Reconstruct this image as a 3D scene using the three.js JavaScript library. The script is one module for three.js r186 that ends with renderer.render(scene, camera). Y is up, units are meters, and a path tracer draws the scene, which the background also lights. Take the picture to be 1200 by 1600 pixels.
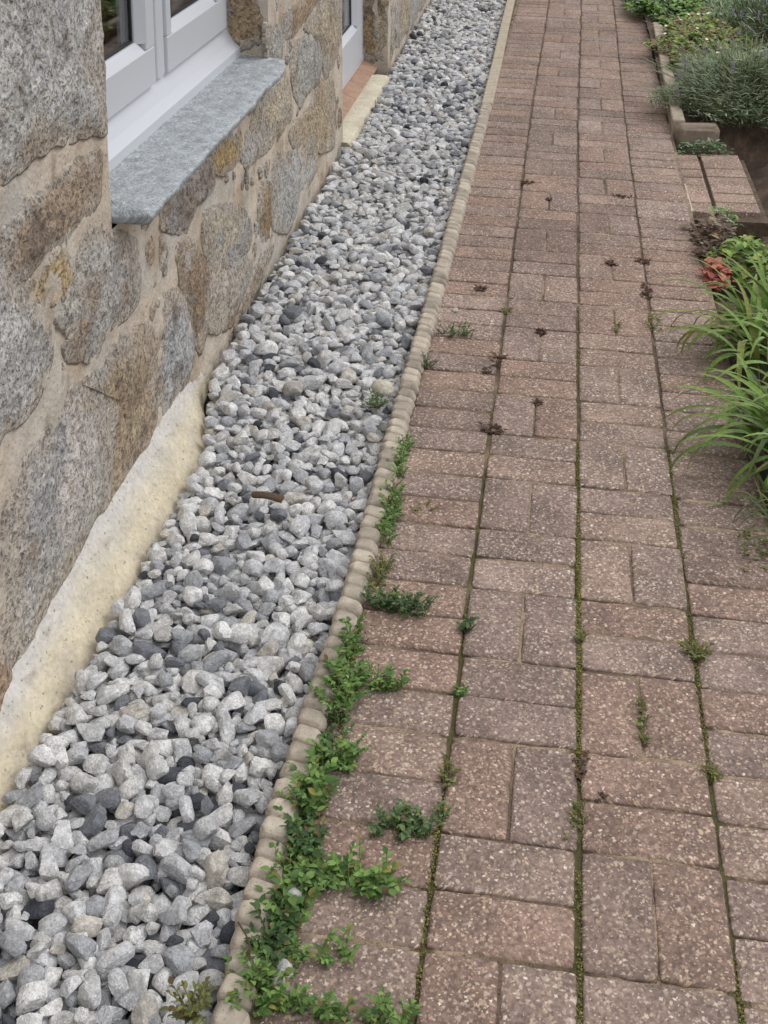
import * as THREE from 'three';
import { ImprovedNoise } from 'three/addons/math/ImprovedNoise.js';
import { RoundedBoxGeometry } from 'three/addons/geometries/RoundedBoxGeometry.js';
import { mergeGeometries, mergeVertices, toCreasedNormals } from 'three/addons/utils/BufferGeometryUtils.js';

// ------------------------------------------------------------ camera, sky, sun, exposure
const scene = new THREE.Scene();
const VW = 768, FH = 1898, VOFF = 874, VH = 1024;             // lens shifted down: the photograph is the lower part of a taller frame
const camera = new THREE.PerspectiveCamera(2 * Math.atan(FH / 2 / 1338) * 180 / Math.PI, VW / FH, 0.05, 400);
const EYE = 1.514, PITCH = 13.5 * Math.PI / 180, YAW = 8.0 * Math.PI / 180;
camera.position.set(0, EYE, 0);
camera.rotation.order = 'YXZ';
camera.rotation.set(-PITCH, YAW, 0);
camera.setViewOffset(VW, FH, 0, VOFF, VW, VH);
camera.updateProjectionMatrix();
camera.updateMatrixWorld(true);

const SUN = new THREE.Vector3(0.55, 0.78, -0.25).normalize();
{ // overcast sky: pale cloud with soft variation, brighter overhead and round the hidden sun
  const w = 256, h = 128, d = new Float32Array(w * h * 4), n = new ImprovedNoise(), v = new THREE.Vector3();
  for (let j = 0; j < h; j++) for (let i = 0; i < w; i++) {
    const el = ((j + 0.5) / h - 0.5) * Math.PI, az = ((i + 0.5) / w - 0.5) * 2 * Math.PI;
    v.set(Math.cos(el) * Math.cos(az), Math.sin(el), Math.cos(el) * Math.sin(az));
    const up = Math.max(0, v.y);
    const cloud = 1 + 0.10 * n.noise(v.x * 2.2, v.y * 3.5, v.z * 2.2) + 0.06 * n.noise(v.x * 5, v.y * 8, v.z * 5 + 9);
    const glow = 0.35 * Math.pow(Math.max(0, v.dot(SUN)), 4);
    const L = v.y < 0 ? 0.16 : (0.62 + 0.75 * up + glow) * cloud;
    const o = (j * w + i) * 4;
    d[o] = L * 0.965; d[o + 1] = L; d[o + 2] = L * 1.055; d[o + 3] = 1;
  }
  const t = new THREE.DataTexture(d, w, h, THREE.RGBAFormat, THREE.FloatType);
  t.mapping = THREE.EquirectangularReflectionMapping; t.magFilter = t.minFilter = THREE.LinearFilter; t.needsUpdate = true;
  scene.background = t; scene.environment = t;
}
const sun = new THREE.DirectionalLight(0xfff6ec, 0.8);
sun.position.copy(SUN).multiplyScalar(20).add(new THREE.Vector3(0, 0, -4));
sun.target.position.set(0, 0, -4); scene.add(sun.target);
sun.castShadow = true; sun.shadow.radius = 40; sun.shadow.mapSize.set(2048, 2048);
Object.assign(sun.shadow.camera, { left: -8, right: 8, top: 8, bottom: -8, near: 1, far: 50 });
scene.add(sun);

const renderer = new THREE.WebGLRenderer({ antialias: true });
renderer.setSize(VW, VH);
renderer.toneMapping = THREE.LinearToneMapping;
renderer.toneMappingExposure = 0.98;
renderer.shadowMap.enabled = true;

// ------------------------------------------------------------ helpers
function rng(seed) { let a = seed >>> 0; return () => { a = (a + 0x6D2B79F5) | 0; let t = Math.imul(a ^ (a >>> 15), 1 | a); t = (t + Math.imul(t ^ (t >>> 7), 61 | t)) ^ t; return ((t ^ (t >>> 14)) >>> 0) / 4294967296; }; }
const PN = new ImprovedNoise();
const noise = (x, y, z = 0) => PN.noise(x + 31.7, y + 17.3, z + 5.1);
const fbm = (x, y, z = 0, o = 4) => { let s = 0, a = 0.5, f = 1; for (let i = 0; i < o; i++) { s += a * noise(x * f, y * f, z * f + i * 7.7); a *= 0.5; f *= 2.03; } return s; };
const clamp = (x, a = 0, b = 1) => Math.min(b, Math.max(a, x));
const sstep = (a, b, x) => { const t = clamp((x - a) / (b - a)); return t * t * (3 - 2 * t); };
const lerp = (a, b, t) => a + (b - a) * t;
const mix3 = (a, b, t) => [lerp(a[0], b[0], t), lerp(a[1], b[1], t), lerp(a[2], b[2], t)];
const used = {};
function numbered(n) { used[n] = (used[n] || 0) + 1; return used[n] === 1 ? n : n + '_' + String(used[n] - 1).padStart(3, '0'); }
function tag(o, label, category, group) { o.userData.label = label; o.userData.category = category; if (group) o.userData.group = group; return o; }
function thing(name, label, category, pos = [0, 0, 0], group) { const g = new THREE.Group(); g.name = numbered(name); g.position.set(...pos); scene.add(g); return tag(g, label, category, group); }
function mesh(name, geo, mat, parent = scene) { const m = new THREE.Mesh(geo, mat); m.name = numbered(name); m.castShadow = m.receiveShadow = true; parent.add(m); return m; }
function structure(name, geo, mat) { const m = mesh(name, geo, mat); m.userData.kind = 'structure'; return m; }
const M4 = new THREE.Matrix4(), Q = new THREE.Quaternion(), E3 = new THREE.Euler(), V = (x, y, z) => new THREE.Vector3(x, y, z);
function trs(x, y, z, rx = 0, ry = 0, rz = 0, sx = 1, sy = sx, sz = sx) { return new THREE.Matrix4().compose(V(x, y, z), new THREE.Quaternion().setFromEuler(new THREE.Euler(rx, ry, rz, 'YXZ')), V(sx, sy, sz)); }

// a point of the photograph (1200 x 1600) on a level or a wall plane, to survey the place from
function rayAt(u, v) {
  const f = 2090, d = V((u - 600) / f, -(v - 117) / f, -1);
  return d.applyEuler(new THREE.Euler(-PITCH, YAW, 0, 'YXZ'));
}
const TILT = -0.025;                                             // the path falls away from the house
const pathY = x => TILT * x;
function onPath(u, v, up = 0) { const d = rayAt(u, v), s = (up - EYE) / (d.y - TILT * d.x); return V(d.x * s, EYE + d.y * s, d.z * s); }
function onLevel(u, v, y) { const d = rayAt(u, v), s = (y - EYE) / d.y; return V(d.x * s, y, d.z * s); }
function onWall(u, v, X) { const d = rayAt(u, v), s = X / d.x; return V(X, EYE + d.y * s, d.z * s); }

// textures: tileable periodic noise and splats
function pnoise(size, cells, seed) {
  const r = rng(seed), g = new Float32Array(cells * cells); for (let i = 0; i < g.length; i++) g[i] = r() * 2 - 1;
  const out = new Float32Array(size * size), s = cells / size;
  for (let j = 0; j < size; j++) { const y = j * s, y0 = Math.floor(y), fy = y - y0, wy = fy * fy * (3 - 2 * fy), a = (y0 % cells) * cells, b = ((y0 + 1) % cells) * cells;
    for (let i = 0; i < size; i++) { const x = i * s, x0 = Math.floor(x), fx = x - x0, wx = fx * fx * (3 - 2 * fx), c = x0 % cells, d = (x0 + 1) % cells;
      out[j * size + i] = lerp(lerp(g[a + c], g[a + d], wx), lerp(g[b + c], g[b + d], wx), wy); } }
  return out;
}
function pfbm(size, cells, seed, oct = 4, gain = 0.55) {
  const out = new Float32Array(size * size); let a = 1, n = 0;
  for (let o = 0; o < oct && cells < size; o++) { const p = pnoise(size, cells, seed + o * 101); for (let i = 0; i < p.length; i++) out[i] += a * p[i]; n += a; a *= gain; cells *= 2; }
  for (let i = 0; i < out.length; i++) out[i] /= n; return out;
}
class Canvas2 {                                                   // sRGB 0..255 colour plus height
  constructor(size, base) { this.n = size; this.c = new Float32Array(size * size * 3); this.h = new Float32Array(size * size).fill(0.5); for (let i = 0; i < size * size; i++) { this.c[i * 3] = base[0]; this.c[i * 3 + 1] = base[1]; this.c[i * 3 + 2] = base[2]; } }
  each(fn) { for (let i = 0; i < this.n * this.n; i++) { const k = fn(i); this.c[i * 3] *= k; this.c[i * 3 + 1] *= k; this.c[i * 3 + 2] *= k; } return this; }
  blend(maskFn, col) { for (let i = 0; i < this.n * this.n; i++) { const t = maskFn(i); if (t > 0) for (let k = 0; k < 3; k++) this.c[i * 3 + k] = lerp(this.c[i * 3 + k], col[k], t); } return this; }
  splat(count, r0, r1, cols, alpha, dh, seed, pow = 2) {
    const r = rng(seed), n = this.n;
    for (let q = 0; q < count; q++) {
      const cx = r() * n, cy = r() * n, R = r0 + (r1 - r0) * Math.pow(r(), pow), col = cols[Math.floor(r() * cols.length)], al = alpha * (0.5 + 0.5 * r());
      const an = r() * 6.28, el = 0.6 + 0.4 * r(), ph = r() * 6.28, ca = Math.cos(an), sa = Math.sin(an), tone = 0.88 + 0.24 * r(), k3 = 2 + Math.floor(r() * 3);
      const B = Math.ceil(R * 1.5);
      for (let y = -B; y <= B; y++) for (let x = -B; x <= B; x++) {
        const u = (x * ca + y * sa), v = (y * ca - x * sa) / el, d = Math.hypot(u, v) / (R * (1 + 0.25 * Math.sin(k3 * Math.atan2(v, u) + ph)));
        if (d >= 1.25) continue;
        const t = al * (1 - sstep(0.7, 1.25, d)), i = ((Math.floor(cy + y) % n + n) % n) * n + ((Math.floor(cx + x) % n + n) % n);
        for (let k = 0; k < 3; k++) this.c[i * 3 + k] = lerp(this.c[i * 3 + k], col[k] * tone, t);
        this.h[i] += dh * t;
      }
    } return this;
  }
  textures(metres, bumpMetres) {
    const n = this.n, a = new Uint8Array(n * n * 4), b = new Uint8Array(n * n * 4);
    for (let i = 0; i < n * n; i++) { for (let k = 0; k < 3; k++) a[i * 4 + k] = clamp(this.c[i * 3 + k], 0, 255); a[i * 4 + 3] = 255; const h = clamp(this.h[i]) * 255; b[i * 4] = b[i * 4 + 1] = b[i * 4 + 2] = h; b[i * 4 + 3] = 255; }
    const mk = (d, srgb) => { const t = new THREE.DataTexture(d, n, n, THREE.RGBAFormat); t.wrapS = t.wrapT = THREE.RepeatWrapping; t.magFilter = THREE.LinearFilter; t.minFilter = THREE.LinearMipmapLinearFilter; t.generateMipmaps = true; if (srgb) t.colorSpace = THREE.SRGBColorSpace; t.repeat.set(1 / metres, 1 / metres); t.needsUpdate = true; return t; };
    return { map: mk(a, true), bumpMap: mk(b, false), bumpScale: bumpMetres };
  }
}
const std = (o) => new THREE.MeshStandardMaterial({ roughness: 0.92, metalness: 0, ...o });

// texture set
const TX = {};
{ // pale granite of the house wall: quartz, feldspar and mica grains
  const n = 1024, c = new Canvas2(n, [214, 211, 206]), f1 = pfbm(n, 8, 11, 6, 0.7), f2 = pfbm(n, 64, 12, 3);
  c.each(i => 1 + 0.14 * f1[i] + 0.16 * f2[i]);
  c.splat(4200, 4, 15, [[226, 222, 214], [168, 166, 166], [205, 198, 186], [178, 178, 182]], 0.65, 0.10, 13);
  c.splat(4200, 2, 9, [[138, 138, 142], [156, 153, 148], [118, 118, 124]], 0.75, -0.18, 14);
  c.splat(700, 4, 15, [[120, 112, 104], [150, 140, 126]], 0.6, -0.2, 15);
  for (let i = 0; i < n * n; i++) c.h[i] += 0.22 * f1[i] + 0.2 * f2[i];
  TX.granite = c.textures(0.5, 0.008);
}
{ // lime mortar
  const n = 512, c = new Canvas2(n, [230, 226, 219]), f1 = pfbm(n, 6, 21, 6, 0.65), f2 = pfbm(n, 64, 22, 2);
  c.each(i => 1 + 0.10 * f1[i] + 0.07 * f2[i]);
  c.splat(900, 1, 3.5, [[160, 150, 138], [235, 228, 215], [120, 110, 100], [190, 172, 150]], 0.7, -0.1, 23);
  for (let i = 0; i < n * n; i++) c.h[i] += 0.25 * f1[i] + 0.2 * f2[i];
  TX.mortar = c.textures(0.4, 0.004);
}
{ // gravel stone: limestone and slate, faint veins and pits
  const n = 512, c = new Canvas2(n, [214, 214, 214]), f1 = pfbm(n, 6, 31, 6, 0.7), f2 = pfbm(n, 48, 32, 3), f3 = pfbm(n, 5, 33, 4);
  c.each(i => 1 + 0.24 * f1[i] + 0.16 * f2[i]);
  c.blend(i => 0.15 * (1 - sstep(0, 0.035, Math.abs(f3[i]))), [246, 245, 243]);
  c.splat(3600, 1, 6, [[170, 170, 174], [236, 236, 235], [186, 183, 178], [150, 152, 157]], 0.45, -0.10, 34);
  for (let i = 0; i < n * n; i++) c.h[i] += 0.3 * f1[i] + 0.2 * f2[i];
  TX.gravel = c.textures(0.13, 0.003);
}
{ // concrete paver with worn, exposed pale aggregate
  const n = 1024, c = new Canvas2(n, [150, 133, 125]), f1 = pfbm(n, 8, 41, 6, 0.65), f2 = pfbm(n, 128, 42, 2);
  c.each(i => 1 + 0.20 * f1[i] + 0.22 * f2[i]);
  c.splat(9000, 1.2, 3.8, [[172, 150, 138], [120, 102, 96], [164, 140, 128], [108, 94, 90]], 0.7, 0.03, 43);
  c.splat(13000, 1.2, 5.0, [[218, 204, 186], [204, 186, 168], [240, 234, 224], [200, 186, 176], [220, 202, 180]], 1.0, 0.16, 44, 2.2);
  c.splat(620, 4, 7.5, [[232, 224, 212], [214, 194, 172], [196, 186, 178]], 0.9, 0.2, 45);
  for (let i = 0; i < n * n; i++) c.h[i] += 0.15 * f1[i] + 0.15 * f2[i];
  TX.paver = c.textures(0.62, 0.003);
}
{ // joint filling: sand, soil
  const n = 512, c = new Canvas2(n, [205, 200, 190]), f1 = pfbm(n, 10, 51, 6, 0.7);
  c.each(i => 1 + 0.35 * f1[i]);
  c.splat(5000, 0.8, 3, [[240, 230, 210], [120, 110, 95], [90, 84, 74]], 0.8, 0.15, 52);
  for (let i = 0; i < n * n; i++) c.h[i] += 0.3 * f1[i];
  TX.soil = c.textures(0.25, 0.005);
}
{ // cast concrete of kerbs
  const n = 512, c = new Canvas2(n, [224, 219, 210]), f1 = pfbm(n, 8, 61, 6, 0.7);
  c.each(i => 1 + 0.17 * f1[i]);
  c.splat(3000, 0.8, 3, [[150, 140, 128], [232, 226, 214], [178, 158, 140]], 0.6, -0.08, 62);
  for (let i = 0; i < n * n; i++) c.h[i] += 0.3 * f1[i];
  TX.concrete = c.textures(0.22, 0.003);
}
{ // riven slate of the window sill: silvery flakes stretched along the grain
  const n = 512, c = new Canvas2(n, [188, 194, 200]), f1 = pfbm(n, 6, 71, 5, 0.65), f2 = pfbm(n, 64, 72, 3, 0.7);
  c.each(i => 1 + 0.13 * f1[i] + 0.22 * f2[i]);
  c.splat(2200, 3, 11, [[222, 226, 230], [168, 174, 180], [208, 212, 215]], 0.55, 0.10, 73);
  c.splat(900, 2, 6, [[146, 152, 158]], 0.5, -0.14, 74);
  for (let i = 0; i < n * n; i++) c.h[i] += 0.3 * f1[i] + 0.25 * f2[i];
  TX.slate = c.textures(0.3, 0.006);
}
{ // leaf surface: blotches and faint ribs
  const n = 256, c = new Canvas2(n, [225, 228, 215]), f1 = pfbm(n, 8, 81, 5, 0.7);
  c.each(i => 1 + 0.22 * f1[i]);
  for (let i = 0; i < n * n; i++) c.h[i] += 0.3 * f1[i];
  TX.leaf = c.textures(0.03, 0.0006);
}
const lin = (r, g, b) => new THREE.Color().setRGB(r / 255, g / 255, b / 255, THREE.SRGBColorSpace);
const linA = (r, g, b) => { const c = lin(r, g, b); return [c.r, c.g, c.b]; };

const MAT = {
  stone: std({ ...TX.granite, vertexColors: true }),
  mortar: std({ ...TX.mortar, vertexColors: true }),
  bedding: std({ ...TX.soil, vertexColors: true }),
  soil: std({ ...TX.soil, color: lin(92, 74, 60) }),
  grit: std({ ...TX.soil, color: lin(90, 88, 86) }),
  concrete: std({ ...TX.concrete, vertexColors: true }),
  slate: std({ ...TX.slate, color: lin(226, 226, 225), roughness: 0.62, vertexColors: true }),
  frame: std({ color: lin(206, 208, 213), roughness: 0.35 }),
  gasket: std({ color: lin(26, 26, 28), roughness: 0.5 }),
  groove: std({ color: lin(120, 122, 126), roughness: 0.6 }),
  glass: new THREE.MeshPhysicalMaterial({ color: 0xffffff, roughness: 0.02, transmission: 1, thickness: 0, ior: 1.5 }),
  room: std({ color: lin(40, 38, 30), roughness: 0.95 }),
  terracotta: std({ ...TX.concrete, color: lin(190, 158, 140) }),
};
const leafMat = (r, g, b, t = 0.25) => new THREE.MeshPhysicalMaterial({ color: lin(r, g, b), map: TX.leaf.map, roughness: 0.75, transmission: t, thickness: 0, side: THREE.DoubleSide, vertexColors: true });

// geometry builders
function setColors(g, fn) { const p = g.attributes.position, c = new Float32Array(p.count * 3); for (let i = 0; i < p.count; i++) { const k = fn(p.getX(i), p.getY(i), p.getZ(i), i); c[i * 3] = k[0]; c[i * 3 + 1] = k[1]; c[i * 3 + 2] = k[2]; } g.setAttribute('color', new THREE.BufferAttribute(c, 3)); return g; }
function boxUV(g, ox = 0, oy = 0) { // uv in metres by the main axis of each face's normal
  if (!g.attributes.normal) g.computeVertexNormals();
  const p = g.attributes.position, n = g.attributes.normal, uv = new Float32Array(p.count * 2);
  for (let i = 0; i < p.count; i++) { const ax = Math.abs(n.getX(i)), ay = Math.abs(n.getY(i)), az = Math.abs(n.getZ(i)); const x = p.getX(i), y = p.getY(i), z = p.getZ(i);
    let a, b; if (ay >= ax && ay >= az) { a = x; b = z; } else if (ax >= az) { a = z; b = y; } else { a = x; b = y; }
    uv[i * 2] = a + ox; uv[i * 2 + 1] = b + oy; }
  g.setAttribute('uv', new THREE.BufferAttribute(uv, 2)); return g;
}
// sheet with relief: origin, two edge vectors, step, height(u, v) along the normal; cells where skip(u, v) are left out
function sheet(o, U, Vv, step, height, color, skip) {
  const lu = U.length(), lv = Vv.length(), nu = Math.max(1, Math.round(lu / step)), nv = Math.max(1, Math.round(lv / step)), N = U.clone().cross(Vv).normalize();
  const pos = [], uv = [], col = [], idx = [], p = V(0, 0, 0);
  for (let j = 0; j <= nv; j++) for (let i = 0; i <= nu; i++) {
    const a = i / nu, b = j / nv; p.copy(o).addScaledVector(U, a).addScaledVector(Vv, b); const hh = height(a * lu, b * lv, p); p.addScaledVector(N, hh);
    pos.push(p.x, p.y, p.z); uv.push(a * lu, b * lv); const k = color(p.x, p.y, p.z); col.push(k[0], k[1], k[2]);
  }
  for (let j = 0; j < nv; j++) for (let i = 0; i < nu; i++) { if (skip && skip((i + 0.5) / nu * lu, (j + 0.5) / nv * lv)) continue; const a = j * (nu + 1) + i; idx.push(a, a + 1, a + nu + 2, a, a + nu + 2, a + nu + 1); }
  const g = new THREE.BufferGeometry(); g.setAttribute('position', new THREE.Float32BufferAttribute(pos, 3)); g.setAttribute('uv', new THREE.Float32BufferAttribute(uv, 2)); g.setAttribute('color', new THREE.Float32BufferAttribute(col, 3)); g.setIndex(idx); g.computeVertexNormals(); return g;
}
//#GROUND
// ------------------------------------------------------------ ground and path
structure('ground', new THREE.PlaneGeometry(300, 300).rotateX(-Math.PI / 2).translate(0, -0.16, -60), std({ ...TX.soil, color: lin(104, 96, 74) }));

const U0 = 1.418, UB = 0.1965, ZJ = [-0.337, -0.149, 0.053, 0.252, 0.432];
const bend = z => 0.022 * sstep(5.2, 8.6, -z) + 0.012 * Math.max(0, -z - 8.6);
const mossy = (x, z) => { // how green a long joint is
  let d = 1; for (const j of [ZJ[1], ZJ[2], ZJ[3]]) d = Math.min(d, Math.abs(x - j - bend(z)));
  return 1 - sstep(0.008, 0.02, d);
};
{
  const g = sheet(V(-0.36, 0, -0.7), V(0.80, 0, 0), V(0, 0, -14.3), 0.008, (u, v, p) => {
    const fill = fbm(p.x * 9, p.z * 9, 3, 3);
    return pathY(p.x) + Math.min(-0.0012, -0.0022 + 0.008 * fill + 0.0016 * noise(p.x * 90, p.z * 90, 2)) - 0.0022 * mossy(p.x, p.z);
  }, (x, y, z) => {
    const s = fbm(x * 6, z * 6, 8, 3), m = mossy(x, z) * sstep(-0.12, 0.30, fbm(x * 3 + 5, z * 4, 4, 3) + 0.55 * (1 - sstep(2.0, 3.4, -z)) - 0.1);
    let c = mix3(linA(128, 110, 94), linA(190, 170, 150), sstep(-0.22, 0.2, s));
    c = mix3(c, linA(104, 88, 66), mossy(x, z) * lerp(0.45, 0.9, sstep(-0.2, 0.2, fbm(x * 4 + 9, z * 5, 6, 3))));
    c = mix3(c, linA(100, 100, 52), 0.8 * m);
    if (x < ZJ[0] + 0.01) c = mix3(c, linA(84, 76, 56), 0.7);
    return c;
  });
  const path = structure('path', g, MAT.bedding);
  // pavers
  const R = rng(7);
  function paverGeo(L, W, seed) {
    const r = rng(seed), inset = 0.0045, ch = 0.004, th = 0.058, out = [];
    const corner = []; const nL = Math.max(4, Math.round(L / 0.016)), nW = Math.max(3, Math.round(W / 0.016));
    const w = () => (r() - 0.5) * 0.0016;
    const edge = (x0, z0, x1, z1, n) => { for (let i = 0; i < n; i++) { const t = i / n; corner.push([lerp(x0, x1, t) + w(), lerp(z0, z1, t) + w(), i === 0 ? 1 : 0]); } };
    edge(-L / 2, -W / 2, -L / 2, W / 2, nW); edge(-L / 2, W / 2, L / 2, W / 2, nL); edge(L / 2, W / 2, L / 2, -W / 2, nW); edge(L / 2, -W / 2, -L / 2, -W / 2, nL);
    for (const c of corner) if (c[2]) { c[0] *= 1 - 0.0022 / (L / 2); c[1] *= 1 - 0.0022 / (W / 2); }
    const n = corner.length, pos = [], idx = []; const chip = corner.map(() => 1 + Math.pow(r(), 4) * 2.2);
    const ring = (k, y) => corner.forEach(([x, z], i) => { const q = k < 0.01 ? k * chip[i] : k, bx = L / 2 - q, bz = W / 2 - q; pos.push(k ? clamp(x, -bx, bx) : x, y, k ? clamp(z, -bz, bz) : z); });
    ring(0, -th); ring(0, -ch); ring(0.0012, -0.0016); ring(inset, 0);
    ring(0.02, 0.0002);
    for (let k = 0; k < 4; k++) for (let i = 0; i < n; i++) { const a = k * n + i, b = k * n + (i + 1) % n; idx.push(a, b, b + n, a, b + n, a + n); }
    const c = pos.length / 3; pos.push(0, 0.0003 * (r() - 0.5), 0); for (let i = 0; i < n; i++) idx.push(4 * n + i, 4 * n + (i + 1) % n, c);
    const g = new THREE.BufferGeometry(); g.setAttribute('position', new THREE.Float32BufferAttribute(pos, 3)); g.setIndex(idx); g.computeVertexNormals();
    const ox = r() * 3, oz = r() * 3, uv = []; for (let i = 0; i < pos.length / 3; i++) uv.push(pos[i * 3] + ox + (pos[i * 3 + 1] + 0.003), pos[i * 3 + 2] + oz); g.setAttribute('uv', new THREE.Float32BufferAttribute(uv, 2));
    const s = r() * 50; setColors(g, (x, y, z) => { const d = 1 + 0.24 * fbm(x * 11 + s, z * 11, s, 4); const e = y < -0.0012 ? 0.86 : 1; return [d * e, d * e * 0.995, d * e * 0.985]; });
    return g;
  }
  const kinds = { left: [0.184, 0.0943], cross: [0.1925, 0.0943], long: [0.0965, 0.1925], right: [0.176, 0.0943] }, lib = {};
  Object.entries(kinds).forEach(([k, [L, W]], q) => { lib[k] = []; for (let i = 0; i < 14; i++) lib[k].push(paverGeo(L + (R() - 0.5) * 0.002, W + (R() - 0.5) * 0.0016, 1000 + q * 100 + i)); });
  const tones = [[206, 196, 189], [214, 206, 200], [226, 212, 203], [222, 215, 211], [232, 218, 209], [230, 223, 217], [237, 227, 219], [243, 236, 231]].map(t => std({ ...TX.paver, color: lin(...t), vertexColors: true }));
  const rest = tones.map(() => []);
  let count = 0;
  function lay(kind, x, z, far) {
    const g = lib[kind][Math.floor(R() * 14)], ti = Math.floor(clamp(0.5 + 0.9 * fbm(x * 2.3 + 3, z * 1.6, 5, 3) + (R() - 0.5) * 0.75) * (tones.length - 0.01)), flip = R() < 0.5 ? Math.PI : 0;
    const m = trs(x + bend(z) + (R() - 0.5) * 0.0034, pathY(x) + 0.0008 + (R() - 0.5) * 0.0028, z, (R() - 0.5) * 0.012, flip + (R() - 0.5) * 0.012, Math.atan(TILT) * (flip ? -1 : 1) + (R() - 0.5) * 0.008);
    if (far || count >= 300) { rest[ti].push(g.clone().applyMatrix4(m)); return; }
    const b = new THREE.Mesh(g, tones[ti]); b.name = numbered('paver'); b.castShadow = b.receiveShadow = true; b.applyMatrix4(m); path.add(b); count++;
  }
  for (let j = -2; j < 60; j++) {
    const za = -(U0 + UB * j), far = j > 34, jz = () => (R() - 0.5) * 0.003;
    const mid = za - UB / 2, q = UB / 4, slip = j >= 20 ? -0.007 : 0;
    for (const s of [-1, 1]) {
      lay('left', (ZJ[0] + ZJ[1]) / 2, mid + s * q + jz() + slip, far); lay('right', (ZJ[3] + ZJ[4]) / 2, mid + s * q + 0.012 + jz(), far);
      if (j % 2 === 0) { lay('cross', (ZJ[1] + ZJ[2]) / 2, mid + s * q + jz(), far); lay('long', (ZJ[2] + ZJ[3]) / 2 + s * 0.0493, mid + jz(), far); }
      else { lay('long', (ZJ[1] + ZJ[2]) / 2 + s * 0.0498, mid + jz(), far); lay('cross', (ZJ[2] + ZJ[3]) / 2, mid + s * q + jz(), far); }
    }
  }
  rest.forEach((list, i) => { if (list.length) { const m = mesh('far_pavers', mergeGeometries(list), tones[i], path); m.userData.kind = 'stuff'; } });
  // moss cushions in the long joints, near the camera
  const r = rng(77), bits = [], mg = new THREE.IcosahedronGeometry(1, 0);
  const tints = [linA(104, 108, 48), linA(124, 122, 58), linA(84, 88, 44), linA(112, 98, 62), linA(136, 130, 72)];
  for (let i = 0; i < 24000; i++) {
    const line = r() < 0.5 ? 1 : r() < 0.75 ? 2 : 0, z = -1.15 - 2.4 * Math.pow(r(), 1.25);
    const want = fbm(z * 2.6 + line * 13, line * 5.3, 1, 3) + (line === 1 ? 0.34 : line === 2 ? 0.2 : 0.0) - 0.10 * (-z - 1.2);
    if (want < r() * 0.45 - 0.02) continue;
    const x = ZJ[line + 1] + (r() - 0.5 + (r() - 0.5) * 0.5) * (0.0085 + 0.010 * sstep(0.1, 0.4, fbm(z * 5, line * 3, 7, 2))), s = 0.0009 + 0.0016 * r() * r();
    const g = mg.clone(); g.applyMatrix4(trs(x, pathY(x) - 0.0045 + 0.0045 * r() + s * 0.3, z, r() * 6, r() * 6, 0, s, s * (0.6 + r() * 0.6), s)); const t = tints[Math.floor(r() * 5)], k = 0.7 + 0.6 * r();
    setColors(g, () => [t[0] * k, t[1] * k, t[2] * k]); bits.push(g);
  }
  const moss = mesh('joint_moss', mergeGeometries(bits), std({ vertexColors: true, roughness: 1 }), path); moss.userData.kind = 'stuff';
}

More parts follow.
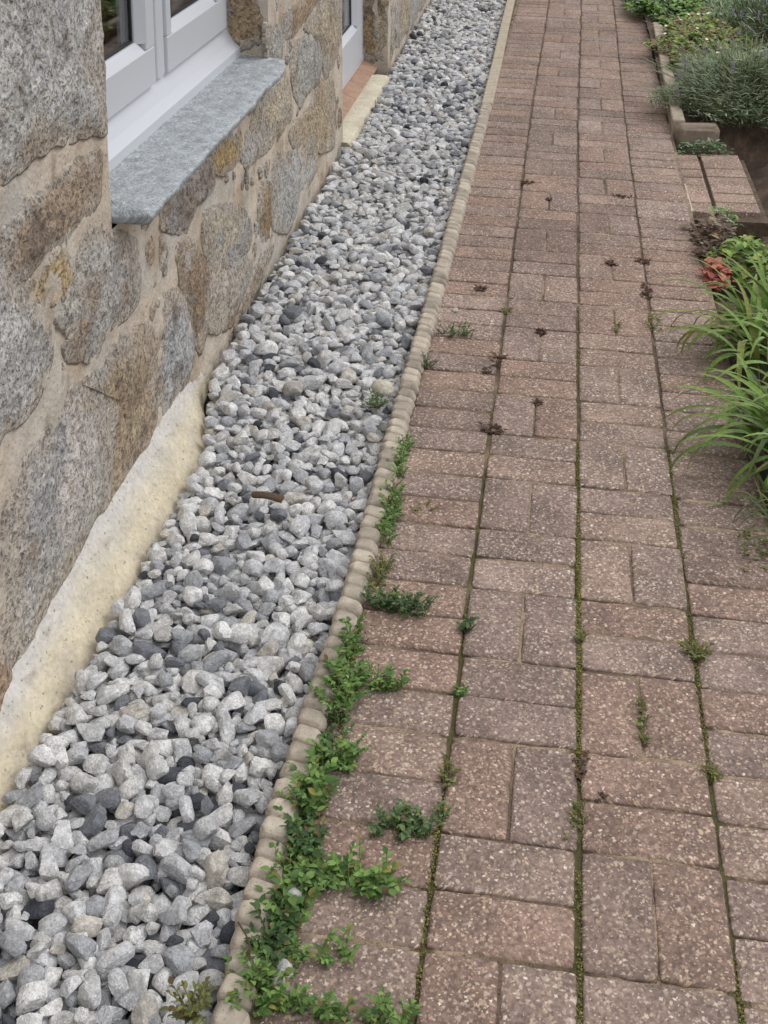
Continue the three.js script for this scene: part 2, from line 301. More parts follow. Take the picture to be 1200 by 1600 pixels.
// ------------------------------------------------------------ left kerb
const KT = [[-0.7, -0.385], [-1.25, -0.390], [-1.55, -0.399], [-1.82, -0.390], [-2.05, -0.381], [-2.31, -0.378], [-2.73, -0.381], [-3.17, -0.378], [-3.76, -0.373], [-4.65, -0.371], [-5.9, -0.366], [-8.2, -0.386], [-15, -0.36]];
const kerbX = z => { for (let i = 1; i < KT.length; i++) if (z >= KT[i][0]) { const t = (z - KT[i - 1][0]) / (KT[i][0] - KT[i - 1][0]); return lerp(KT[i - 1][1], KT[i][1], sstep(0, 1, t) * 0.5 + t * 0.5); } return -0.36; };
{
  const base = []; for (let i = 0; i < 140; i++) { const z = -0.75 - i * 0.1; const g = new THREE.BoxGeometry(0.036, 0.11, 0.1001); g.translate(kerbX(z - 0.05) + 0.024, -0.047, z - 0.05); base.push(g); }
  const bg = boxUV(mergeGeometries(base)); setColors(bg, () => linA(120, 108, 92));
  const kerb = structure('kerb', bg, MAT.concrete);
  const r = rng(5), lib = [];
  for (let i = 0; i < 12; i++) {
    const g = mergeVertices(new RoundedBoxGeometry(0.047, 0.080, 0.0395, 5, 0.0135)), p = g.attributes.position, s = r() * 40;
    for (let k = 0; k < p.count; k++) {
      let x = p.getX(k), y = p.getY(k), z = p.getZ(k); const n = 0.0055 * fbm(x * 45 + s, y * 45, z * 45, 4), l = Math.hypot(x, y, z) || 1;
      if (y > 0) { const t = (x + 0.0245) / 0.049; y -= 0.011 * t * t * t; z *= 1 - 0.10 * t; }           // the lump rounds off towards the path
      p.setXYZ(k, x * (1 + n / l), y * (1 + n / l), z * (1 + n / l));
    }
    g.computeVertexNormals(); const q = 0.82 + 0.28 * r(), wv = r() * 0.3; boxUV(g, r() * 2, r() * 2);
    lib.push(setColors(g, (x, y, z) => { const d = q * (1 + 0.16 * fbm(x * 30 + s, y * 30, z * 30, 2)); const c = mix3(linA(212, 203, 192), linA(182, 173, 162), wv + sstep(0, 0.3, fbm(x * 25, z * 25, s, 2))); return [c[0] * d, c[1] * d, c[2] * d]; }));
  }
  let z = -0.9; while (z > -5.7) {
    const m = new THREE.Mesh(lib[Math.floor(r() * 12)], MAT.concrete); m.name = numbered('edging_stone'); m.castShadow = m.receiveShadow = true;
    m.position.set(kerbX(z) + 0.0235 + (r() - 0.5) * 0.0022, -0.0095 + (r() - 0.5) * 0.003, z); m.rotation.set((r() - 0.5) * 0.1, -0.12 + (r() - 0.5) * 0.12, (r() - 0.5) * 0.08); m.scale.set(1 + (r() - 0.5) * 0.10, 1 + (r() - 0.5) * 0.06, 0.97 + 0.08 * r());
    kerb.add(m); z -= 0.0375 * (0.95 + 0.10 * r());
  }
  while (z > -14) { const L = 0.9, zc = z - L / 2 + 0.02, g = new RoundedBoxGeometry(0.05, 0.09, L - 0.004, 3, 0.008); boxUV(g, r(), r()); setColors(g, (x, y, zz) => { const d = 1 + 0.18 * fbm(x * 20, y * 20, zz * 6 + zc, 3), c = linA(206, 196, 180); return [c[0] * d, c[1] * d, c[2] * d]; });
    const m = mesh('kerb_stone', g, MAT.concrete, kerb); m.position.set((kerbX(z) + kerbX(z - L)) / 2 + 0.024, -0.018, zc); m.rotation.y = Math.atan2(kerbX(z) - kerbX(z - L), L); z -= L; }
}
//#GRAVEL
// ------------------------------------------------------------ gravel
const plinthEnd = -3.08;
const wallFoot = z => z < -5.05 && z > -6.24 ? -0.842 : z > plinthEnd ? lerp(-0.80, -0.785, sstep(1.7, 2.3, -z)) - 0.078 * sstep(2.62, 3.06, -z) : -0.868;
{
  const bed = structure('gravel_bed', new THREE.PlaneGeometry(0.62, 14).rotateX(-Math.PI / 2).translate(-0.65, -0.075, -7.7), MAT.grit);
  const r = rng(99), geos = [], lo = [];
  function rock(seed, detail) { // a crushed stone: rounded intersection of random half-spaces
    const q = rng(seed), pl = [], nP = 7 + Math.floor(q() * 5); for (let i = 0; i < nP; i++) { const a = q() * 6.283, c = q() * 2 - 1, s = Math.sqrt(1 - c * c); pl.push([s * Math.cos(a), c, s * Math.sin(a), 0.52 + 0.36 * q()]); }
    let g = mergeVertices(new THREE.IcosahedronGeometry(1, detail).deleteAttribute('uv').deleteAttribute('normal')), p = g.attributes.position; const K = 55 + 60 * q(), sx = 1.05 + 0.35 * q(), sy = 0.66 + 0.25 * q(), sz = 0.85 + 0.2 * q(), so = q() * 60;
    for (let i = 0; i < p.count; i++) { const x = p.getX(i), y = p.getY(i), z = p.getZ(i); let acc = Math.exp(-K * 1.08); for (const [a, b, c, d] of pl) { const t = a * x + b * y + c * z; if (t > 0.05) acc += Math.exp(-K * d / t); }
      let R = -Math.log(acc) / K; R *= 1 + 0.07 * fbm(x * 1.8 + so, y * 1.8, z * 1.8, 3) + 0.035 * fbm(x * 5 + so, y * 5, z * 5, 2); p.setXYZ(i, x * R * sx, y * R * sy, z * R * sz); }
    g.computeVertexNormals();
    g = toCreasedNormals(g, detail > 4 ? 0.30 : 0.42); p = g.attributes.position; const uv = new Float32Array(p.count * 2), S = 0.018, o1 = q(), o2 = q(), va = V(0, 0, 0), vb = V(0, 0, 0), vc = V(0, 0, 0); for (let i = 0; i < p.count; i += 3) { va.fromBufferAttribute(p, i); vb.fromBufferAttribute(p, i + 1).sub(va); vc.fromBufferAttribute(p, i + 2).sub(va); vb.cross(vc); const ax = Math.abs(vb.x), ay = Math.abs(vb.y), az = Math.abs(vb.z); for (let k = i; k < i + 3; k++) { const x = p.getX(k), y = p.getY(k), z = p.getZ(k); uv[k * 2] = (ax > ay && ax > az ? y : x) * S + o1; uv[k * 2 + 1] = (ay >= ax && ay >= az ? z : ax > az ? z : y) * S + o2; } } g.setAttribute('uv', new THREE.BufferAttribute(uv, 2));
    const warm = q(), dk = q(); setColors(g, (x, y, z) => { const n = fbm(x * 1.3 + so, y * 1.3, z * 1.3 + so, 3), d = Math.max(0.3, 1 + 0.42 * n - (dk > 0.72 ? 0.5 * sstep(0.0, 0.35, fbm(x * 1.1 + so, y * 1.1 + 4, z * 1.1, 3)) : 0)); const w = 0.05 * sstep(0.1, 0.4, fbm(x + so * 2, y, z, 2)) * (warm > 0.5 ? 1 : 0); return [d * (1 + w), d * (1 + w * 0.4), d * (1 - w)]; });
    return g;
  }
  for (let i = 0; i < 18; i++) { geos.push(rock(500 + i, 6)); lo.push(rock(500 + i, 3)); }
  const x0 = -0.92, z0 = -0.95, cell = 0.004, nx = 140, nz = 2900, H = new Float32Array(nx * nz);
  for (let k = 0; k < nz; k++) for (let i = 0; i < nx; i++) { const x = x0 + (i + 0.5) * cell, z = z0 - (k + 0.5) * cell, wf = wallFoot(z); let h = -0.07; if (x < wf) h = z > plinthEnd ? -0.01 + (wf - x) * 0.85 : 0.5; if (x > kerbX(z)) h = 0.022; H[k * nx + i] = h; }
  const stones = [];
  function fit(x, z, a, c) { // lowest height at which a lens of radius a and half height c rests
    const ci = (x - x0) / cell, ck = (z0 - z) / cell, ra = a / cell; let sum = -9, n = 0; const vals = [];
    for (let k = Math.ceil(ck - ra); k <= ck + ra; k++) { if (k < 0 || k >= nz) continue; for (let i = Math.ceil(ci - ra); i <= ci + ra; i++) { if (i < 0 || i >= nx) continue; const d2 = ((i - ci) ** 2 + (k - ck) ** 2) / (ra * ra); if (d2 >= 1) continue; vals.push(H[k * nx + i] + c * Math.sqrt(1 - d2)); } }
    if (!vals.length) return 0; vals.sort((p, q) => p - q); return vals[Math.floor(vals.length * 0.82)];
  }
  function put(x, z, a, c, y) { const ci = (x - x0) / cell, ck = (z0 - z) / cell, ra = a / cell; for (let k = Math.ceil(ck - ra); k <= ck + ra; k++) { if (k < 0 || k >= nz) continue; for (let i = Math.ceil(ci - ra); i <= ci + ra; i++) { if (i < 0 || i >= nx) continue; const d2 = ((i - ci) ** 2 + (k - ck) ** 2) / (ra * ra); if (d2 < 1) H[k * nx + i] = Math.max(H[k * nx + i], y + c * Math.sqrt(1 - d2)); } } }
  const N = 28000;
  for (let s = 0; s < N; s++) {
    const late = s > N * 0.45; let a = 0.0080 + 0.0116 * Math.pow(r(), 1.7); if (r() < 0.04) a *= 1.3; if (late && r() < 0.25) a *= 0.75;
    const c = a * (0.55 + 0.25 * r()), tries = late ? 7 : 4; let best = null;
    for (let t = 0; t < tries; t++) { const z = -0.98 - 11.2 * r(), wf = wallFoot(z), kx = kerbX(z), x = lerp(wf + a * 0.55, kx - a * 0.8, r()), y = fit(x, z, a, c); if (!best || y < best[2]) best = [x, z, y]; }
    const [x, z, y] = best; if (y > 0.004 + (r() - 0.5) * 0.016) continue; put(x, z, a, c, y); stones.push({ x, y, z, a, c });
  }
  const top = []; for (const s of stones) { const i = Math.floor((s.x - x0) / cell), k = Math.floor((z0 - s.z) / cell); const h = H[k * nx + i]; s.open = h - (s.y + s.c) < 0.003; }
  console.log('stones', stones.length);
  const tone = q => { const t = q(); if (t < 0.10) return [78, 82, 92]; if (t < 0.17) return [112, 116, 124]; if (t < 0.30) return [212, 204, 192]; if (t < 0.45) return [226, 226, 228]; if (t < 0.72) return [196, 197, 201]; return [176, 177, 182]; };
  const tones = [[86, 89, 96], [138, 140, 146], [188, 189, 192], [224, 217, 206], [248, 246, 243], [231, 230, 230], [214, 214, 216], [228, 225, 221]], tp = [0.025, 0.08, 0.20, 0.25, 0.50, 0.76, 0.88, 1], mats = tones.map(t => std({ ...TX.gravel, color: lin(...t), vertexColors: true, roughness: 0.9 }));
  const inst = std({ ...TX.gravel, vertexColors: true, roughness: 0.9 });
  const near = stones.filter(s => s.open && s.z < -1.14).sort((p, q) => q.z - p.z).slice(0, 300); near.forEach(s => s.part = true);
  const others = stones.filter(s => !s.part);
  for (const s of stones) { s.k = Math.floor(r() * 18); let t = r(); const cl = fbm(s.x * 2.5, s.z * 2.5, 6, 2); t = clamp(t - 0.16 * cl); s.t = tp.findIndex(v => t <= v); s.m = trs(s.x, s.y, s.z, (r() - 0.5) * 0.9, r() * 6.28, (r() - 0.5) * 0.9, s.a * 1.13 * (0.92 + 0.2 * r()), s.c * 1.48 * (0.95 + 0.15 * r()), s.a * 1.13); }
  for (const s of near) { const m = new THREE.Mesh(geos[s.k], mats[s.t]); m.name = numbered('stone'); m.castShadow = m.receiveShadow = true; m.applyMatrix4(s.m); bed.add(m); }
  for (let k = 0; k < 18; k++) { const list = others.filter(s => s.k === k); const im = new THREE.InstancedMesh(lo[k], inst, list.length); im.name = numbered('far_stones'); im.userData.kind = 'stuff'; im.castShadow = im.receiveShadow = true; list.forEach((s, i) => { im.setMatrixAt(i, s.m); im.setColorAt(i, lin(...tones[s.t])); }); bed.add(im); }
}
// ------------------------------------------------------------ the house: rubble wall, windows, sills
const house = thing('stone_house', 'granite rubble stone house wall with white windows beside the gravel strip', 'house');
const WX = -0.88, FX = -1.0, W1 = [-2.40, -3.80, 0.64], W2 = [-5.08, -6.40, 0.0], HTOP = 2.3, ZN = -0.2, ZF = -13;
{
  const mortarTone = (x, y, z) => {
    const s = fbm(z * 2.2, y * 2.2, x + 4, 4), t = fbm(z * 7, y * 7, x + 9, 3);
    let c = mix3(linA(222, 210, 196), linA(214, 207, 198), sstep(-0.2, 0.3, s));
    c = mix3(c, linA(206, 205, 203), 0.75 * sstep(0.0, 0.28, fbm(z * 4.5, y * 4.5, x + 21, 4))); c = mix3(c, linA(188, 164, 138), 0.6 * sstep(0.05, 0.35, t)); c = mix3(c, linA(140, 124, 108), 0.6 * sstep(0.16, 0.34, fbm(z * 17, y * 17, x + 2, 4))); c = mix3(c, linA(228, 222, 212), 0.5 * sstep(0.12, 0.35, -t)); return c;
  };
  const inHole = (z, y, H, m = 0) => z < H[0] + m && z > H[1] - m && y > H[2] - m;
  const relief = (u, v, p) => 0.006 * Math.abs(fbm(p.z * 34, p.y * 34, 8, 3)) + 0.013 * fbm(p.z * 5, p.y * 5, 1, 4) + 0.009 * fbm(p.z * 20, p.y * 20, 4, 4) - 0.003;
  const parts = [];
  const panel = (za, zb, ya, yb, step = 0.014) => parts.push(sheet(V(WX, ya, za), V(0, 0, zb - za), V(0, yb - ya, 0), step, (u, v, p) => { const e = Math.min(u / 0.03, (Math.abs(zb - za) - u) / 0.03, v / 0.03, (yb - ya - v) / 0.03, 1); return -relief(u, v, p) * clamp(e) * -1; }, mortarTone));
  panel(ZN, W1[0], -0.15, HTOP); panel(W1[0], W1[1], -0.15, W1[2] - 0.04); panel(W1[1], W2[0], -0.15, HTOP); panel(W2[0], W2[1], -0.15, -0.02, 0.03); panel(W2[1], ZF, -0.15, HTOP, 0.022);
  for (const [z, s, y0] of [[W1[0], -1, W1[2] - 0.04], [W1[1], 1, W1[2] - 0.04], [W2[0], -1, -0.15], [W2[1], 1, -0.15]])   // reveals
    parts.push(sheet(s > 0 ? V(WX - 0.3, y0, z) : V(WX, y0, z), V(s > 0 ? 0.3 : -0.3, 0, 0), V(0, HTOP - y0, 0), 0.014, (u, v, p) => 0.006 * fbm(p.x * 9, p.y * 9, z, 3) * clamp(Math.min(u, 0.3 - u) / 0.03), mortarTone));
  const wallBody = mesh('wall', mergeGeometries(parts), MAT.mortar, house);

  // the dark room behind the glass, closed all round
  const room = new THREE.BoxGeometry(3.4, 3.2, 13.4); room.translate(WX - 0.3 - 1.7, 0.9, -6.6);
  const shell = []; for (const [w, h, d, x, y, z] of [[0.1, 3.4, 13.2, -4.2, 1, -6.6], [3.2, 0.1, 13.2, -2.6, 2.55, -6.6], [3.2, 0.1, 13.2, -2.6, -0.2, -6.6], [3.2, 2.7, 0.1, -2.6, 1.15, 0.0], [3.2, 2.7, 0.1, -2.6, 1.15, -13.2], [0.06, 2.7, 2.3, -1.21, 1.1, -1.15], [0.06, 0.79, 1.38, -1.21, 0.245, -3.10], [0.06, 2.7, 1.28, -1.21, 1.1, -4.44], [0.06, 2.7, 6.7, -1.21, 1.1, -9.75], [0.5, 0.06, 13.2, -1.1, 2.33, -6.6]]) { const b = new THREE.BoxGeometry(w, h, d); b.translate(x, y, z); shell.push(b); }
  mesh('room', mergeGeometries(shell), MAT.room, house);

  // wall stones, each a block bedded in the mortar. outline in (z, y) on the face, or (x, y) on a reveal
  const STAIN = { ochre: linA(218, 194, 152), brown: linA(180, 158, 134), dark: linA(136, 122, 110), lime: linA(236, 232, 224), grey: linA(196, 198, 202), rust: linA(188, 154, 118) };
  const outlines = [];
  function block(poly, opt) {
    if (!opt.face) { const mx = poly.reduce((s, p) => [s[0] + p[0] / poly.length, s[1] + p[1] / poly.length], [0, 0]); outlines.push(poly.map(([a, b]) => [mx[0] + (a - mx[0]) * 1.12, mx[1] + (b - mx[1]) * 1.12])); }
    const { tone = [200, 198, 194], proud = 0.012, rough = 0.007, stains = [], seed = 1, face = 'x', at = WX, lime = 0 } = opt;
    let cx = 0, cy = 0; for (const [a, b] of poly) { cx += a; cy += b; } cx /= poly.length; cy /= poly.length;
    const grow = opt.grow || 1.11, curve = new THREE.CatmullRomCurve3(poly.map(([a, b]) => V(cx + (a - cx) * grow, cy + (b - cy) * grow, 0)), true, 'catmullrom', 0.28), n = opt.fine || 110, rings = opt.rings || 24, pts = curve.getSpacedPoints(n).slice(0, n);
    const pos = [], uv = [], col = [], idx = [], base = linA(...tone).map(v => v * 1.28), R = rng(seed), ox = R() * 5, oy = R() * 5, so = seed * 3.7;
    const nv = (a, b, h) => {
      const t1 = fbm(a * 5 + so, b * 5, so, 4), t2 = fbm(a * 16, b * 16 + so, so, 3); let d = 1 + 0.22 * t1 + 0.18 * t2, c = [base[0] * d, base[1] * d, base[2] * d];
      stains.forEach(([name, amt, freq = 6], i) => { const m = sstep(0.30 - amt * 0.5, 0.55 - amt * 0.5, fbm(a * freq + so * 1.3 + i * 9, b * freq * 0.8, so + i * 5, 4) + 0.12); c = mix3(c, STAIN[name], m * 0.75); });
      if (lime) c = mix3(c, STAIN.lime, 0.92 * (1 - sstep(lime - 0.02, lime + 0.13, b + 0.06 * t1 + 0.03 * t2)));
      return c;
    };
    const put = (a, b, t) => {
      const edge = 1 - Math.pow(t, 2.4), h = t >= 1 ? -0.010 : proud * 0.62 * edge + rough * (1.9 * fbm(a * 7 + so, b * 7, so, 4) + 1.1 * (0.35 - Math.abs(fbm(a * 13 + so, b * 13, so + 3, 3))) + 0.9 * fbm(a * 34, b * 34 + so, so, 3)) * (0.3 + 0.7 * edge) - 0.001;
      if (face === 'x') pos.push(at + h, b, a); else pos.push(a, b, at + h);
      uv.push(a + ox, b + oy); let c = nv(a, b, h); c = mix3(c, mortarTone(at, b, a), 0.97 * sstep(0.50, 0.96, t + 0.75 * fbm(a * 9 + so, b * 9, so, 4))); col.push(c[0], c[1], c[2]);
    };
    put(cx, cy, 0);
    for (let k = 1; k <= rings + 1; k++) for (let i = 0; i < n; i++) { const t = Math.min(1, k / rings), p = pts[i], w = 1 + t * (0.010 * noise(p.x * 20 + so, p.y * 20, so) + 0.008 * noise(p.x * 48, p.y * 48 + so, so) + 0.004 * noise(p.x * 110, p.y * 110 + so, so)) / Math.max(0.05, Math.hypot(p.x - cx, p.y - cy)); put(cx + (p.x - cx) * t * w, cy + (p.y - cy) * t * w, k > rings ? 1.0 : Math.min(t, 0.985)); }
    let area = 0; for (let i = 0; i < n; i++) { const a = pts[i], b = pts[(i + 1) % n]; area += a.x * b.y - b.x * a.y; }
    const flip = (area > 0) === (face === 'x');
    const tri = (a, b, c) => flip ? idx.push(a, c, b) : idx.push(a, b, c);
    for (let i = 0; i < n; i++) tri(0, 1 + i, 1 + (i + 1) % n);
    for (let k = 0; k < rings; k++) for (let i = 0; i < n; i++) { const a = 1 + k * n + i, b = 1 + k * n + (i + 1) % n; tri(a, a + n, b); tri(b, a + n, b + n); }
    const g = new THREE.BufferGeometry(); g.setAttribute('position', new THREE.Float32BufferAttribute(pos, 3)); g.setAttribute('uv', new THREE.Float32BufferAttribute(uv, 2)); g.setAttribute('color', new THREE.Float32BufferAttribute(col, 3)); g.setIndex(idx); g.computeVertexNormals();
    return mesh('stone_block', g, MAT.stone, wallBody);
  }
  const P = (list, X = WX + 0.008) => list.map(([u, v]) => { const p = onWall(u, v, X); return [p.z, p.y]; });
  const grey = [206, 206, 206], tan = [204, 186, 160], brn = [176, 158, 140];
  // surveyed outlines of the stones that show
  block([[-2.397, 0.80], [-2.40, 1.0], [-2.40, 1.3], [-2.40, 1.52], [-1.75, 1.5], [-1.70, 1.1], [-1.72, 0.86], ...P([[2, 300], [40, 268], [80, 240], [122, 226], [150, 214]])], { tone: grey, proud: 0.02, rough: 0.009, stains: [['dark', 0.10, 11]], seed: 1, grow: 1.0, rings: 40, fine: 170 });
  block(P([[160, 244], [120, 258], [85, 288], [50, 322], [15, 362], [2, 378], [8, 400], [25, 438], [44, 436], [75, 402], [110, 374], [150, 330], [158, 300]]), { tone: brn, proud: 0.014, stains: [['dark', 0.25, 8], ['ochre', 0.1, 12], ['grey', 0.2, 7]], seed: 2 });
  block(P([[38, 452], [75, 412], [107, 382], [114, 405], [123, 432], [110, 463], [66, 478]]), { tone: [206, 184, 146], proud: 0.006, stains: [['ochre', 0.3, 14]], seed: 3, fine: 70 });
  block(P([[150, 362], [180, 366], [214, 382], [222, 430], [216, 474], [200, 497], [176, 514], [152, 556], [118, 560], [110, 535], [118, 520], [100, 500], [115, 467], [130, 430], [126, 400]]), { tone: [196, 194, 192], proud: 0.014, stains: [['brown', 0.42, 6], ['rust', 0.05, 12]], seed: 4 });
  block([...P([[4, 400], [30, 442], [60, 482], [84, 530], [80, 570], [62, 620], [38, 655], [8, 684]]), [-1.60, 0.42], [-1.52, 0.55], [-1.56, 0.74], [-1.75, 0.80]], { tone: grey, proud: 0.018, stains: [['dark', 0.08, 9]], seed: 5, rings: 34, fine: 150 });
  block(P([[118, 618], [140, 608], [162, 610], [172, 660], [176, 725], [172, 790], [150, 818], [107, 898], [62, 985], [30, 1050], [14, 1012], [12, 960], [18, 880], [24, 790], [46, 727], [82, 682], [100, 642]]), { tone: [206, 200, 196], proud: 0.016, stains: [['grey', 0.2, 5], ['brown', 0.05, 8]], seed: 6, lime: 0.085, rings: 34, fine: 150 });
  block(P([[142, 604], [170, 572], [190, 542], [224, 518], [248, 516], [251, 562], [245, 612], [255, 655], [246, 685], [217, 722], [194, 770], [178, 786], [179, 725], [175, 660], [166, 606]]), { tone: [190, 172, 148], proud: 0.010, stains: [['ochre', 0.25, 9], ['brown', 0.45, 7], ['dark', 0.1, 14]], seed: 7 });
  block(P([[262, 466], [284, 460], [297, 482], [306, 537], [307, 562], [287, 620], [270, 646], [260, 650], [250, 600], [256, 550], [257, 510]]), { tone: [188, 190, 194], proud: 0.014, stains: [['dark', 0.3, 12]], seed: 8 });
  block(P([[282, 292], [326, 251], [338, 263], [334, 301], [308, 326], [297, 360], [281, 362], [262, 356], [259, 318]]), { tone: [160, 150, 142], proud: 0.012, rough: 0.012, stains: [['dark', 0.3, 16], ['brown', 0.3, 9], ['grey', 0.2, 12]], seed: 9, fine: 80 });
  block(P([[329, 250], [357, 216], [384, 206], [380, 245], [357, 271], [340, 266]]), { tone: [200, 172, 124], proud: 0.009, stains: [['ochre', 0.4, 10], ['dark', 0.05, 14]], seed: 10, fine: 70 });
  block(P([[393, 206], [416, 209], [410, 240], [391, 263], [382, 246], [386, 220]]), { tone: [196, 194, 190], proud: 0.01, stains: [['dark', 0.15, 14]], seed: 11, fine: 70 });
  block(P([[284, 371], [322, 402], [336, 434], [328, 515], [318, 551], [308, 530], [300, 482], [290, 455], [284, 416]]), { tone: [168, 146, 124], proud: 0.011, rough: 0.013, stains: [['dark', 0.28, 15], ['rust', 0.15, 10], ['grey', 0.2, 14]], seed: 12, fine: 80 });
  block(P([[327, 337], [356, 320], [384, 328], [397, 357], [390, 390], [357, 415], [340, 424], [327, 391]]), { tone: [204, 196, 180], proud: 0.01, stains: [['grey', 0.25, 8], ['ochre', 0.1, 12]], seed: 13, fine: 80 });
  block(P([[357, 421], [387, 403], [398, 425], [381, 468], [366, 506], [336, 515], [339, 443]]), { tone: [190, 182, 172], proud: 0.009, stains: [['brown', 0.2, 9]], seed: 14, fine: 80 });
  block(P([[437, 245], [461, 239], [492, 244], [497, 265], [484, 292], [466, 337], [452, 360], [432, 350], [432, 292]]), { tone: [198, 198, 196], proud: 0.011, stains: [['brown', 0.12, 8]], seed: 15, fine: 90 });
  block(P([[414, 290], [429, 290], [430, 352], [425, 385], [411, 376], [408, 330]]), { tone: [172, 150, 122], proud: 0.007, stains: [['dark', 0.25, 12], ['rust', 0.2, 12]], seed: 16, fine: 60 });
  block(P([[466, 68], [484, 57], [501, 68], [505, 94], [501, 126], [484, 144], [473, 164], [462, 135], [459, 97]]), { tone: [188, 190, 186], proud: 0.012, stains: [['dark', 0.2, 16], ['lime', 0.1, 14]], seed: 17, fine: 90 });
  block(P([[448, 119], [456, 144], [458, 184], [438, 215], [414, 237], [399, 203], [407, 171]]), { tone: [204, 194, 174], proud: 0.010, stains: [['dark', 0.14, 14], ['grey', 0.2, 9]], seed: 18, fine: 80 });
  block(P([[519, 123], [526, 144], [523, 224], [497, 237], [466, 228], [458, 203], [476, 181], [490, 162], [502, 132]]), { tone: [198, 182, 156], proud: 0.008, stains: [['ochre', 0.18, 11], ['rust', 0.06, 14]], seed: 19, fine: 80 });
  block(P([[450, 20], [472, 4], [500, -24], [520, -30], [496, 12], [484, 26], [466, 52], [449, 57]]), { tone: [186, 164, 138], proud: 0.009, stains: [['brown', 0.25, 9]], seed: 20, fine: 70 });
  block(P([[502, 10], [534, -16], [535, 56], [527, 90], [511, 120], [506, 68], [482, 46]]), { tone: [200, 188, 168], proud: 0.01, stains: [['dark', 0.12, 14], ['brown', 0.2, 9]], seed: 21, fine: 80 });
  block(P([[424, 34], [446, 40], [449, 67], [445, 99], [427, 97], [420, 63]]), { tone: [190, 190, 184], proud: 0.01, stains: [['dark', 0.2, 14], ['lime', 0.1, 10]], seed: 22, fine: 70 });
  block(P([[2, 1002], [16, 1024], [30, 1062], [38, 1100], [34, 1128], [14, 1140], [-30, 1150], [-40, 1040]]), { tone: [182, 158, 136], proud: 0.016, stains: [['brown', 0.2, 8]], seed: 23, fine: 80 });
  block(P([[430, 392], [402, 470], [378, 512], [372, 540], [366, 520], [384, 470], [402, 420], [420, 386]]), { tone: [182, 172, 158], proud: 0.006, stains: [['brown', 0.3, 10]], seed: 24, fine: 60 });
  { // small pinning stones in the wide joints
    const Rp = rng(611), inside = (pts, a, b) => { let k = false; for (let i = 0, j = pts.length - 1; i < pts.length; j = i++) { const [x1, y1] = pts[i], [x2, y2] = pts[j]; if ((y1 > b) !== (y2 > b) && a < (x2 - x1) * (b - y1) / (y2 - y1) + x1) k = !k; } return k; };
    const taken = outlines.slice(), pals = [[206, 194, 176], [190, 172, 150], [200, 198, 194], [184, 166, 146], [212, 206, 196]]; let done = 0;
    for (let i = 0; i < 2600 && done < 60; i++) {
      const z = -1.7 - 3.35 * Rp(), y = 0.06 + 0.9 * Rp(), s = 0.014 + 0.036 * Rp(); if (z < W1[0] + 0.02 && z > W1[1] - 0.02 && y > 0.57) continue; if (y < 0.1 && z > plinthEnd) continue;
      const poly = []; const n = 6 + Math.floor(Rp() * 3), el = 0.6 + 0.9 * Rp(), an = Rp() * 3.14; for (let k = 0; k < n; k++) { const a = k / n * 6.283, q = s * (0.75 + 0.5 * Rp()), u = Math.cos(a) * q * el, v = Math.sin(a) * q; poly.push([z + u * Math.cos(an) - v * Math.sin(an), y + u * Math.sin(an) + v * Math.cos(an)]); }
      if (taken.some(t => inside(t, z, y) || poly.some(([a, b]) => inside(t, a, b)))) continue; if (poly.some(([a]) => a < W2[0] + 0.02)) continue;
      taken.push(poly); block(poly, { tone: pals[Math.floor(Rp() * 5)], proud: 0.002 + 0.006 * Rp(), rough: 0.004, stains: [['dark', 0.35 * Rp(), 16], ['brown', 0.3 * Rp(), 14]], seed: 700 + done, fine: 30, rings: 7, grow: 1.0 }); done++;
    }
  }
  // reveal of the window and of the doorway (outline in x, y)
  block([[-0.90, 0.70], [-0.995, 0.66], [-1.01, 0.86], [-0.92, 0.88]], { face: 'z', at: W1[1], tone: [184, 162, 132], proud: 0.012, stains: [['brown', 0.25, 10]], seed: 30, fine: 70 });
  block([[-0.89, 0.92], [-1.01, 0.90], [-1.02, 1.20], [-0.90, 1.18]], { face: 'z', at: W1[1], tone: [196, 182, 160], proud: 0.01, stains: [['dark', 0.25, 12]], seed: 31, fine: 70 });
  block([[-0.93, 0.06], [-1.01, 0.05], [-1.02, 0.34], [-0.94, 0.36]], { face: 'z', at: W2[1], tone: [180, 158, 128], proud: 0.012, rough: 0.012, stains: [['dark', 0.25, 14]], seed: 32, fine: 70 });
  block([[-0.885, 0.10], [-0.925, 0.08], [-0.93, 0.5], [-0.885, 0.52]], { face: 'z', at: W2[1], tone: [196, 184, 158], proud: 0.006, stains: [['brown', 0.1, 9]], seed: 33, fine: 70 });
  block([[-0.93, 0.40], [-1.01, 0.38], [-1.02, 0.74], [-0.94, 0.76]], { face: 'z', at: W2[1], tone: [186, 168, 140], proud: 0.01, stains: [['dark', 0.2, 12]], seed: 34, fine: 70 });
  // courses above and beside the frame and down the far wall
  const R = rng(321), pal = [[200, 200, 198], [204, 188, 164], [182, 164, 144], [194, 190, 184], [206, 196, 176]];
  const fill = (za, zb, ya, yb, w, h, skip) => { for (let y = ya; y < yb - h * 0.5; y += h) { let z = za - R() * 0.1; while (z > zb + 0.1) { const L = w * (0.7 + 0.7 * R()), e = Math.max(zb + 0.01, z - L), hh = h * (0.82 + 0.1 * R()); if (!(skip && skip((z + e) / 2, y + h / 2))) { const j = () => (R() - 0.5) * 0.03, m = 0.014; block([[z - m + j() * 0.3, y + m + j()], [(z + e) / 2, y + m + j()], [e + m + j() * 0.3, y + m + j()], [e + m + j() * 0.3, y + hh * 0.5], [e + m + j(), y + hh], [(z + e) / 2, y + hh + j()], [z - m + j(), y + hh], [z - m + j() * 0.4, y + hh * 0.5]], { tone: pal[Math.floor(R() * 5)], proud: 0.008 + 0.008 * R(), stains: [['brown', 0.2 * R(), 8], ['dark', 0.2 * R(), 12]], seed: Math.floor(100 + R() * 900), fine: 56, rings: 14 }); } z = e - 0.004; } } };
